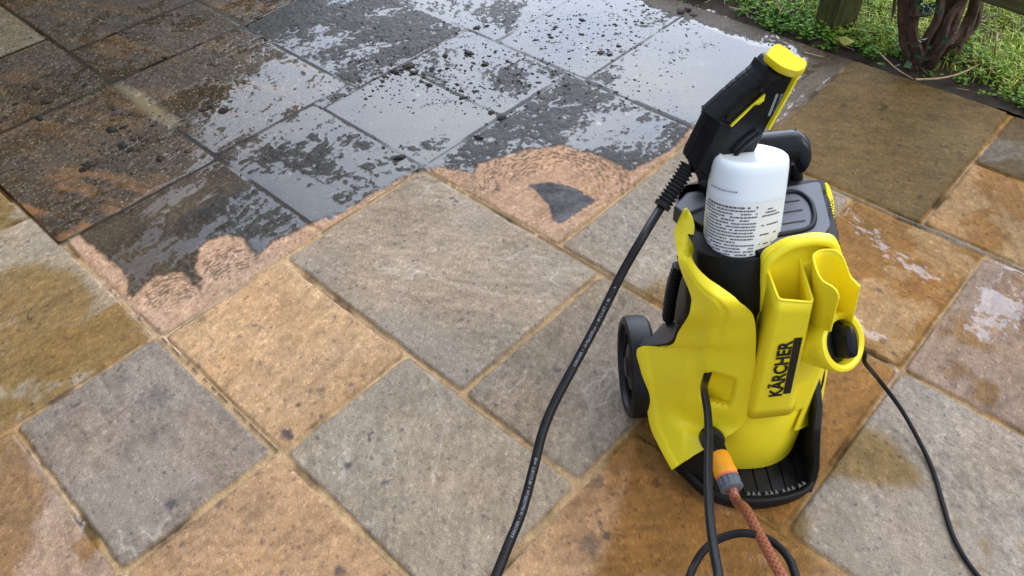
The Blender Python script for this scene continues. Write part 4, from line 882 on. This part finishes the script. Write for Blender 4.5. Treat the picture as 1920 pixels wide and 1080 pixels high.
gr = add_mesh('grass', V, Fc, GRS, None, smooth=0); tag(gr, 'short green grass growing on the verge behind the paving edge', 'grass', kind='stuff')
V = []; Fc = []
for _ in range(1300):
    u = rg.uniform(-.2, 1.75); v = (2.345 if u > .85 else 2.368) + abs(rg.normal(0, .11))
    if float(fbm(np.array([u * 7]), np.array([v * 7]), 215, 3)[0]) < rg.uniform(-.5, .2): continue
    p0 = world_of(u, v); z0 = vz(u, v); H_ = rg.uniform(.012, .06)
    for k in range(rg.randint(5, 10)):
        a = rg.uniform(0, 6.28); L = rg.uniform(.008, .019); w = L * rg.uniform(.28, .45); d = np.array([math.cos(a), math.sin(a), rg.uniform(-.3, .6)]); d /= np.linalg.norm(d); s_ = nrm(np.cross(d, (0, 0, 1))) * w
        c = np.array([p0[0], p0[1], z0 + H_ * rg.uniform(.2, 1)]) + np.array([rg.normal(0, .010), rg.normal(0, .010), 0]); n_ = np.cross(s_, d) * .25
        kk = len(V); V += [c, c + d * L * .5 + s_ + n_, c + d * L, c + d * L * .5 - s_ + n_, ]; Fc += [(kk, kk + 1, kk + 2), (kk, kk + 2, kk + 3)]
wd = add_mesh('weeds', V, Fc, WEED, None, smooth=0); tag(wd, 'low leafy green weeds along the muddy edge of the paving', 'weeds', kind='stuff')
# straw and leaf litter
STR = leafmat('dry_straw', (.22, .15, .07), (.42, .33, .19), .7)
V = []; Fc = []
for _ in range(420):
    u, v = rg.uniform(-.2, 1.4), rg.uniform(2.36, 3.3); p = world_of(u, v); a = rg.uniform(0, 6.28); L = rg.uniform(.02, .10); d = np.array([math.cos(a), math.sin(a), rg.uniform(-.05, .25)]); s_ = np.array([-d[1], d[0], 0]) * .0013
    c = np.array([p[0], p[1], vz(u, v) + rg.uniform(.004, .03)]); kk = len(V); V += [c - s_, c + s_, c + d * L + s_, c + d * L - s_]; Fc += [(kk, kk + 1, kk + 2, kk + 3)]
lt = add_mesh('leaf_litter', V, Fc, STR, None, smooth=0); tag(lt, 'scattered pale straw and leaf litter on the verge', 'leaf litter', kind='stuff')

# ---- fence: mossy post and rail
TIM = mat('mossy_timber', (.060, .052, .028), .85, noise=.5, nscale=30, bump=.7, bscale=140)
n = TIM.node_tree.nodes; l = TIM.node_tree.links
_z = n.new('ShaderNodeTexNoise'); _z.inputs['Scale'].default_value = 22; _z.inputs['Detail'].default_value = 5
_c = n.new('ShaderNodeValToRGB'); _c.color_ramp.elements[0].position = .42; _c.color_ramp.elements[1].position = .58; _c.color_ramp.elements[0].color = (.050, .040, .022, 1); _c.color_ramp.elements[1].color = (.085, .095, .018, 1)
l.new(_z.outputs[0], _c.inputs[0]); l.new(_c.outputs[0], n['Principled BSDF'].inputs['Base Color'])
fp = gnd(1582, 58, .02); ex = nrm((1.0, .30, 0)); ey = np.array([-ex[1], ex[0], 0])
fe = empty('wooden_fence', (fp[0], fp[1], 0), 'mossy timber fence post and rail standing in the grass', 'fence')
c = np.array([fp[0], fp[1], 0]) + ey * .05
b = MB(); b.loft([fillet([c + sx_ * ex * .048 + sy_ * ey * .048 + np.array([0, 0, z]) + .002 * np.array([math.sin(z * 9), math.cos(z * 7), 0]) for sx_, sy_ in ((-1, -1), (1, -1), (1, 1), (-1, 1))], .010, seg=3) for z in np.linspace(-.1, 1.15, 24)]); b.out('post', TIM, fe, smooth=40)
r0, r1 = at(1838, 3, 2, .34), at(1905, 26, 2, .34); rd = nrm(r1 - r0); rdn = np.array([-rd[1], rd[0], 0])
if rdn[1] < 0: rdn = -rdn
b = MB(); b.box(r0 + rd * .5 + rdn * .02 + np.array([0, 0, .05]), rd * 1.3, rdn * .02, (0, 0, .05)); b.out('rail', TIM, fe, bevel=.004)
# ---- old shrub: several twisted stems from one stool
BARK = mat('shrub_bark', (.080, .047, .029), .85, noise=.55, nscale=50, bump=.9, bscale=160)
n = BARK.node_tree.nodes; l = BARK.node_tree.links
sb = gnd(1712, 138, .0); sh_ = empty('woody_shrub', (sb[0], sb[1], 0), 'old shrub with several thick twisted brown stems at the edge of the slabs', 'shrub')
def stem(path, r0, r1, name='stem', k=0):
    P = resample(catmull(path, 60), 60); rr_ = np.linspace(r0, r1, 60); b = MB(); seg = 18; secs = []
    T = np.gradient(P, axis=0); T /= np.linalg.norm(T, axis=1)[:, None]; N = nrm(np.cross(T[0], (1, .3, 0)))
    for i in range(60):
        N = nrm(N - T[i] * (N @ T[i])); B_ = np.cross(T[i], N)
        secs.append([P[i] + (rr_[i] * (1 + .20 * math.sin(3 * a + i * .16 + k) + .09 * math.sin(7 * a - i * .22 + k) + .05 * math.sin(i * .9 + a))) * (math.cos(a) * N + math.sin(a) * B_) for a in np.linspace(0, 2 * math.pi, seg, endpoint=False)])
    b.loft(secs); return b.out(name, BARK, sh_, smooth=60)
Yb = sb[1]
stem([gnd(1716, 136, -.02), at(1708, 100, 1, Yb + .02), at(1701, 60, 1, Yb + .03), at(1699, 20, 1, Yb + .03), at(1703, -60, 1, Yb + .03), at(1712, -200, 1, Yb)], .022, .017, k=1)
stem([gnd(1713, 134, -.02), at(1722, 96, 1, Yb - .01), at(1713, 62, 1, Yb - .005), at(1716, 20, 1, Yb), at(1712, -60, 1, Yb), at(1722, -200, 1, Yb)], .014, .010, k=1.7)
stem([gnd(1722, 130, -.02), at(1742, 98, 1, Yb + .03), at(1756, 60, 1, Yb + .05), at(1780, 15, 1, Yb + .06), at(1796, -80, 1, Yb + .07), at(1800, -220, 1, Yb + .10)], .024, .019, k=2.2)
stem([gnd(1726, 128, -.02), at(1752, 100, 1, Yb + .01), at(1776, 62, 1, Yb + .02), at(1797, 12, 1, Yb + .03), at(1806, -80, 1, Yb + .03), at(1820, -220, 1, Yb + .04)], .020, .016, k=2.9)
stem([gnd(1728, 120, -.02), at(1768, 92, 1, Yb + .05), at(1806, 60, 1, Yb + .07), at(1824, 25, 1, Yb + .08), at(1832, -30, 1, Yb + .08), at(1828, -160, 1, Yb + .1)], .017, .014, k=3.1)
stem([at(1775, 88, 1, Yb + .05), at(1812, 66, 1, Yb + .10), at(1833, 30, 1, Yb + .11), at(1836, -20, 1, Yb + .1), at(1848, -160, 1, Yb + .1)], .012, .010, k=5.2)
stem([at(1725, 112, 1, Yb + .02), at(1738, 72, 1, Yb - .01), at(1758, 36, 1, Yb + .0), at(1764, -10, 1, Yb + .02), at(1752, -60, 1, Yb), at(1760, -190, 1, Yb - .02)], .012, .010, k=4)
stem([at(1735, 108, 1, Yb + .02), at(1768, 70, 1, Yb - .02), at(1782, 30, 1, Yb + .0), at(1812, -20, 1, Yb + .0), at(1830, -190, 1, Yb - .02)], .010, .008, k=4.6)
stem([at(1768, 92, 1, Yb + .05), at(1790, 84, 1, Yb + .0), at(1806, 70, 1, Yb - .01), at(1818, 48, 1, Yb + .0)], .010, .006, k=5)
stem([at(1705, 22, 1, Yb + .01), at(1722, 26, 1, Yb - .01), at(1745, 24, 1, Yb + .01)], .010, .008, k=6)
for i, (qa, qb) in enumerate((((1800, 72), (1796, 100)), ((1713, 108), (1717, 148)))):
    stem([at(*qa, 1, Yb + .02), at((qa[0] + qb[0]) / 2 + 3, (qa[1] + qb[1]) / 2, 1, Yb + .01), at(*qb, 1, Yb + .0)], .009, .005, k=7 + i)
# a few leathery leaves on the stems
V = []; Fc = []
for _ in range(60):
    q = (1735 + rg.normal(0, 16), 12 + rg.normal(0, 12)) if rg.rand() < .55 else (1725 + rg.normal(0, 24), 98 + rg.normal(0, 16))
    c = at(q[0], q[1], 1, Yb - .03 + rg.uniform(-.03, .03)); a = rg.uniform(0, 6.28); d = nrm((math.cos(a), math.sin(a), rg.uniform(-.6, .5))); L = rg.uniform(.016, .032); s_ = nrm(np.cross(d, (rg.normal(), rg.normal(), 1))) * L * .38; n_ = np.cross(s_, d) * .3
    kk = len(V); V += [c, c + d * L * .45 + s_ + n_, c + d * L, c + d * L * .45 - s_ + n_]; Fc += [(kk, kk + 1, kk + 2), (kk, kk + 2, kk + 3)]
lf = add_mesh('foliage', V, Fc, leafmat('shrub_leaf', (.012, .040, .020), (.035, .085, .04), .35), sh_, smooth=0)
# ---- sticks and a fallen leaf
WOOD = mat('twig_wood', (.10, .060, .040), .8, noise=.4, nscale=60); STK = mat('pale_stick', (.46, .33, .18), .8, noise=.3, nscale=40)
def stick(path, r, name, label, m, cat='twig', group=None):
    P = catmull(path, 24); o = empty(name, P[0], label, cat, group) if False else None
    b = MB(); b.tube(P, np.linspace(r, r * .6, 24), 8); o = b.out(name, m, None, smooth=60); return tag(o, label, cat, group)
stick([gnd(1672, 75, .01), at(1674, 40, 1, 2.33), at(1678, 0, 1, 2.34), at(1682, -80, 1, 2.35)], .0075, 'plant_stem', 'straight reddish brown plant stem upright between fence post and shrub', WOOD, 'stem')
stick([gnd(1717, 149, .015), gnd(1760, 147, .022), gnd(1800, 138, .030), gnd(1838, 120, .035)], .0035, 'stick', 'pale bent stick lying from the shrub foot across the weeds', STK)
stick([gnd(1785, 118, .03), gnd(1830, 114, .035), gnd(1876, 116, .03)], .0035, 'stick', 'pale straight stick lying in the grass right of the shrub', STK)
stick([gnd(1865, 113, .02), at(1867, 85, 1, 2.02), at(1870, 60, 1, 2.04)], .0038, 'stick', 'short pale stick poking upright out of the grass', STK)
stick([gnd(1648, 98, .03), gnd(1680, 128, .015), gnd(1712, 148, .012)], .0022, 'dry_stalk', 'thin grey dry stalk lying along the slab edge left of the shrub', STK, 'stalk')
stick([gnd(1678, 60, .03), at(1688, 42, 1, 2.36), at(1694, 30, 1, 2.37)], .004, 'stick', 'pale stick leaning beside the reddish plant stem', STK)
stick([gnd(1838, 35, .05), gnd(1880, 30, .06), gnd(1900, 45, .05)], .002, 'stick', 'dark thin twig arching over the grass below the rail', WOOD)
stick([gnd(1843, 122, .02), gnd(1856, 103, .05), gnd(1864, 95, .06)], .0025, 'stick', 'short dark twig crossing the pale stick in the grass', WOOD)
stick([gnd(1508, 98, .002), gnd(1530, 104, .004), gnd(1545, 106, .003)], .0022, 'dry_stalk', 'short pale straw lying on the wet slab near the lawn edge', STK, 'stalk')
LEAFM = leafmat('fallen_leaf', (.26, .25, .05), (.30, .28, .06), .55)
lc = gnd(1584, 79, .035); dL = nrm(gnd(1601, 80, .03) - gnd(1566, 76, .03)); sL = np.array([-dL[1], dL[0], 0])
rows = []
for i, t in enumerate(np.linspace(-1, 1, 15)):
    w = .020 * (1 - t * t) ** .6 + .0008; rows.append([lc + dL * t * .033 + sL * w * k + np.array([0, 0, .004 * abs(k) + .004 * t * t + .004 * math.sin(4 * t + 2 * k)]) for k in np.linspace(-1, 1, 9)])
b = MB(); b.grid(rows); o = b.out('fallen_leaf', LEAFM, None, smooth=60, solid=.0006); tag(o, 'yellow green fallen leaf lying in the weeds below the fence post', 'leaf')

# ---- tall clipped hedge along the left of the patio (seen mirrored in the wet slabs)
hd = np.array([.30, .954, 0]); hn = np.array([-.954, .30, 0]); h0 = hn * 3.7
hg = empty('hedge', h0 + hd * 1.5, 'tall dark clipped hedge along the left side of the patio', 'hedge')
HEDGE = leafmat('hedge_leaf', (.010, .018, .006), (.030, .045, .016), .6)
V = []; Fc = []
for _ in range(26000):
    s = rg.uniform(-4, 6.5); face = rg.rand()
    top = 2.02 + .10 * math.sin(s * 2.1) + .06 * math.sin(s * 5.3)
    if face < .72: p = h0 + hd * s + hn * rg.uniform(-.02, .10) + np.array([0, 0, rg.uniform(0, top)])
    else: p = h0 + hd * s + hn * rg.uniform(0, .7) + np.array([0, 0, top + rg.normal(0, .05)])
    d = nrm(rg.normal(size=3)); s_ = nrm(np.cross(d, rg.normal(size=3))) * .018; L = rg.uniform(.04, .08)
    kk = len(V); V += [p, p + d * L * .5 + s_, p + d * L, p + d * L * .5 - s_]; Fc += [(kk, kk + 1, kk + 2, kk + 3)]
add_mesh('foliage', V, Fc, HEDGE, hg, smooth=0)
b = MB(); b.box(h0 + hd * 1.25 + hn * .40 + np.array([0, 0, .98]), hd * 5.2, hn * .34, (0, 0, .98)); b.out('branches', mat('hedge_core', (.014, .012, .008), .95, noise=.5, nscale=6), hg, smooth=0)

# ================================================================== MOSS AND DIRT WASHED ONTO THE SLABS
MOSS = mat('wet_moss', (.017, .015, .010), .6, spec=.2, noise=.6, nscale=120, bump=.6, bscale=500)
MOSS2 = mat('wet_moss_brown', (.034, .023, .012), .6, spec=.2, noise=.6, nscale=120, bump=.6, bscale=500)
def clump_mesh(name, seed, m):
    r_ = np.random.RandomState(seed); bm = bmesh.new(); bmesh.ops.create_icosphere(bm, subdivisions=3, radius=1); 
    P = np.array([v.co[:] for v in bm.verts]); o = r_.uniform(0, 50, 3)
    d = 1 + .85 * fbm(P[:, 0] * 1.6 + o[0], P[:, 1] * 1.6 + P[:, 2] * 1.3 + o[1], seed % 40, 4) + .45 * fbm(P[:, 0] * 5 + o[0], P[:, 1] * 5 - P[:, 2] * 4 + o[2], seed % 30 + 3, 3)
    P = P * d[:, None] * np.array([1, r_.uniform(.55, .9), r_.uniform(.40, .65)])
    for v, p in zip(bm.verts, P): v.co = p
    me = bpy.data.meshes.new(name); bm.to_mesh(me); bm.free(); me.materials.append(m); me.polygons.foreach_set('use_smooth', [True] * len(me.polygons)); return me
CM = [clump_mesh('moss_clump', 60 + i, MOSS if i % 3 else MOSS2) for i in range(7)]
# measured larger pieces: px, py, radius in metres
big = [(893, 52, .024), (913, 49, .016), (1092, 38, .020), (1041, 52, .016), (1090, 65, .016), (1005, 75, .014), (1034, 70, .018), (1130, 67, .013), (1160, 87, .015), (880, 100, .026), (910, 120, .026), (834, 105, .022), (760, 90, .014), (888, 118, .014), (768, 125, .034), (740, 135, .030), (775, 138, .024), (720, 143, .020), (805, 160, .022), (866, 184, .022), (864, 170, .018), (922, 211, .019), (941, 221, .026), (897, 258, .024), (718, 277, .014), (748, 296, .030), (1010, 173, .016), (1066, 97, .010), (1068, 110, .011), (935, 150, .013), (952, 115, .015), (960, 120, .011), (1008, 155, .012), (1042, 133, .010), (975, 139, .012), (1127, 99, .022), (1143, 103, .016), (708, 115, .014), (680, 15, .010), (1215, 18, .012), (1190, 40, .012), (1205, 43, .016), (1275, 22, .030), (1290, 18, .024), (1300, 28, .02), (1157, 172, .010), (1175, 184, .011), (1190, 150, .012),
 (315, 108, .030), (88, 190, .034), (160, 160, .022), (48, 163, .016), (70, 165, .026), (210, 245, .034), (233, 240, .026), (215, 205, .022), (170, 310, .034), (158, 318, .024), (300, 298, .026), (265, 258, .020), (230, 275, .030), (245, 282, .026), (275, 262, .020), (380, 205, .026), (420, 208, .030), (395, 200, .022), (10, 220, .020), (75, 222, .024), (30, 195, .022), (350, 285, .018), (250, 262, .014)]
_br = random.Random(21)
for (cx_, cy_, sx_, sy_, k_) in ((768, 132, 34, 10, 22), (870, 175, 20, 12, 10), (700, 150, 22, 8, 8), (905, 112, 26, 10, 8), (1050, 62, 40, 16, 10), (1010, 152, 30, 12, 8), (1180, 40, 40, 20, 8), (240, 268, 40, 14, 14), (60, 172, 34, 12, 8), (400, 202, 26, 6, 8), (165, 314, 10, 6, 5)):
    for _ in range(k_): big.append((_br.gauss(cx_, sx_), max(3, _br.gauss(cy_, sy_)), _br.uniform(.006, .015)))
_bz = surf_zs([uv_of(q[0], q[1])[0] for q in big], [uv_of(q[0], q[1])[1] for q in big])
def put_clump(px, py, r, i, label, grp, name='moss_clump', cat='moss'):
    g_ = gnd(px, py); z = float(_bz[i]); o = bpy.data.objects.new(name, CM[i % len(CM)]); link(o); o.location = (g_[0], g_[1], z + r * .08); o.scale = (r * .9, r * .9, r * random.uniform(.34, .55)); o.rotation_euler = (0, 0, random.uniform(0, 6.28)); tag(o, label, cat, grp); return o
for i, (px, py, r) in enumerate(big):
    left = px < 520
    put_clump(px, py, r * .56, i, 'dark clump of wet moss washed onto the brown muddy slabs' if left else 'dark clump of wet moss lying in the puddled slabs', 'moss clumps on the brown muddy slabs' if left else 'moss clumps in the puddle')
# crumbs
V = []; Fc = []
T0 = np.array([(1, 0, -.4), (-.5, .87, -.4), (-.5, -.87, -.4), (0, 0, .8), (.3, .5, .5), (-.6, .1, .45)])
def crumb(u, v, r, z):
    p = world_of(u, v); a = rg.uniform(0, 6.28); c_, s_ = math.cos(a), math.sin(a)
    Q = T0 * r * (1 + .5 * rg.rand(6, 1)); Q = np.stack([Q[:, 0] * c_ - Q[:, 1] * s_ * .7, Q[:, 0] * s_ + Q[:, 1] * c_ * .7, Q[:, 2] * .32], 1) + np.array([p[0], p[1], z + r * .1])
    k = len(V); V.extend(Q); Fc.extend([(k, k + 1, k + 4), (k + 1, k + 5, k + 4), (k + 1, k + 2, k + 5), (k + 2, k + 3, k + 5), (k + 2, k, k + 3), (k, k + 4, k + 3), (k + 3, k + 4, k + 5)])
cl = [uv_of(px, py) for px, py, r in big]
CU = []
for _ in range(4200):
    if rg.rand() < .6:
        c = cl[rg.randint(len(cl))]; u, v = c + rg.normal(0, .07, 2)
    else: u, v = uv_of(*((rg.uniform(620, 1300), rg.uniform(0, 210)) if rg.rand() < .7 else (rg.uniform(0, 620), rg.uniform(0, 330))))
    if v < 2.31: CU.append((u, v, .0013 + .0055 * rg.rand() ** 4))
CU = np.array(CU)
for (u, v, r), z in zip(CU, surf_zs(CU[:, 0], CU[:, 1])): crumb(u, v, r, z)
cr_ = add_mesh('moss_crumbs', V, Fc, MOSS, None, smooth=50); tag(cr_, 'fine dark crumbs of moss and dirt scattered over the wet slabs', 'debris', kind='stuff')
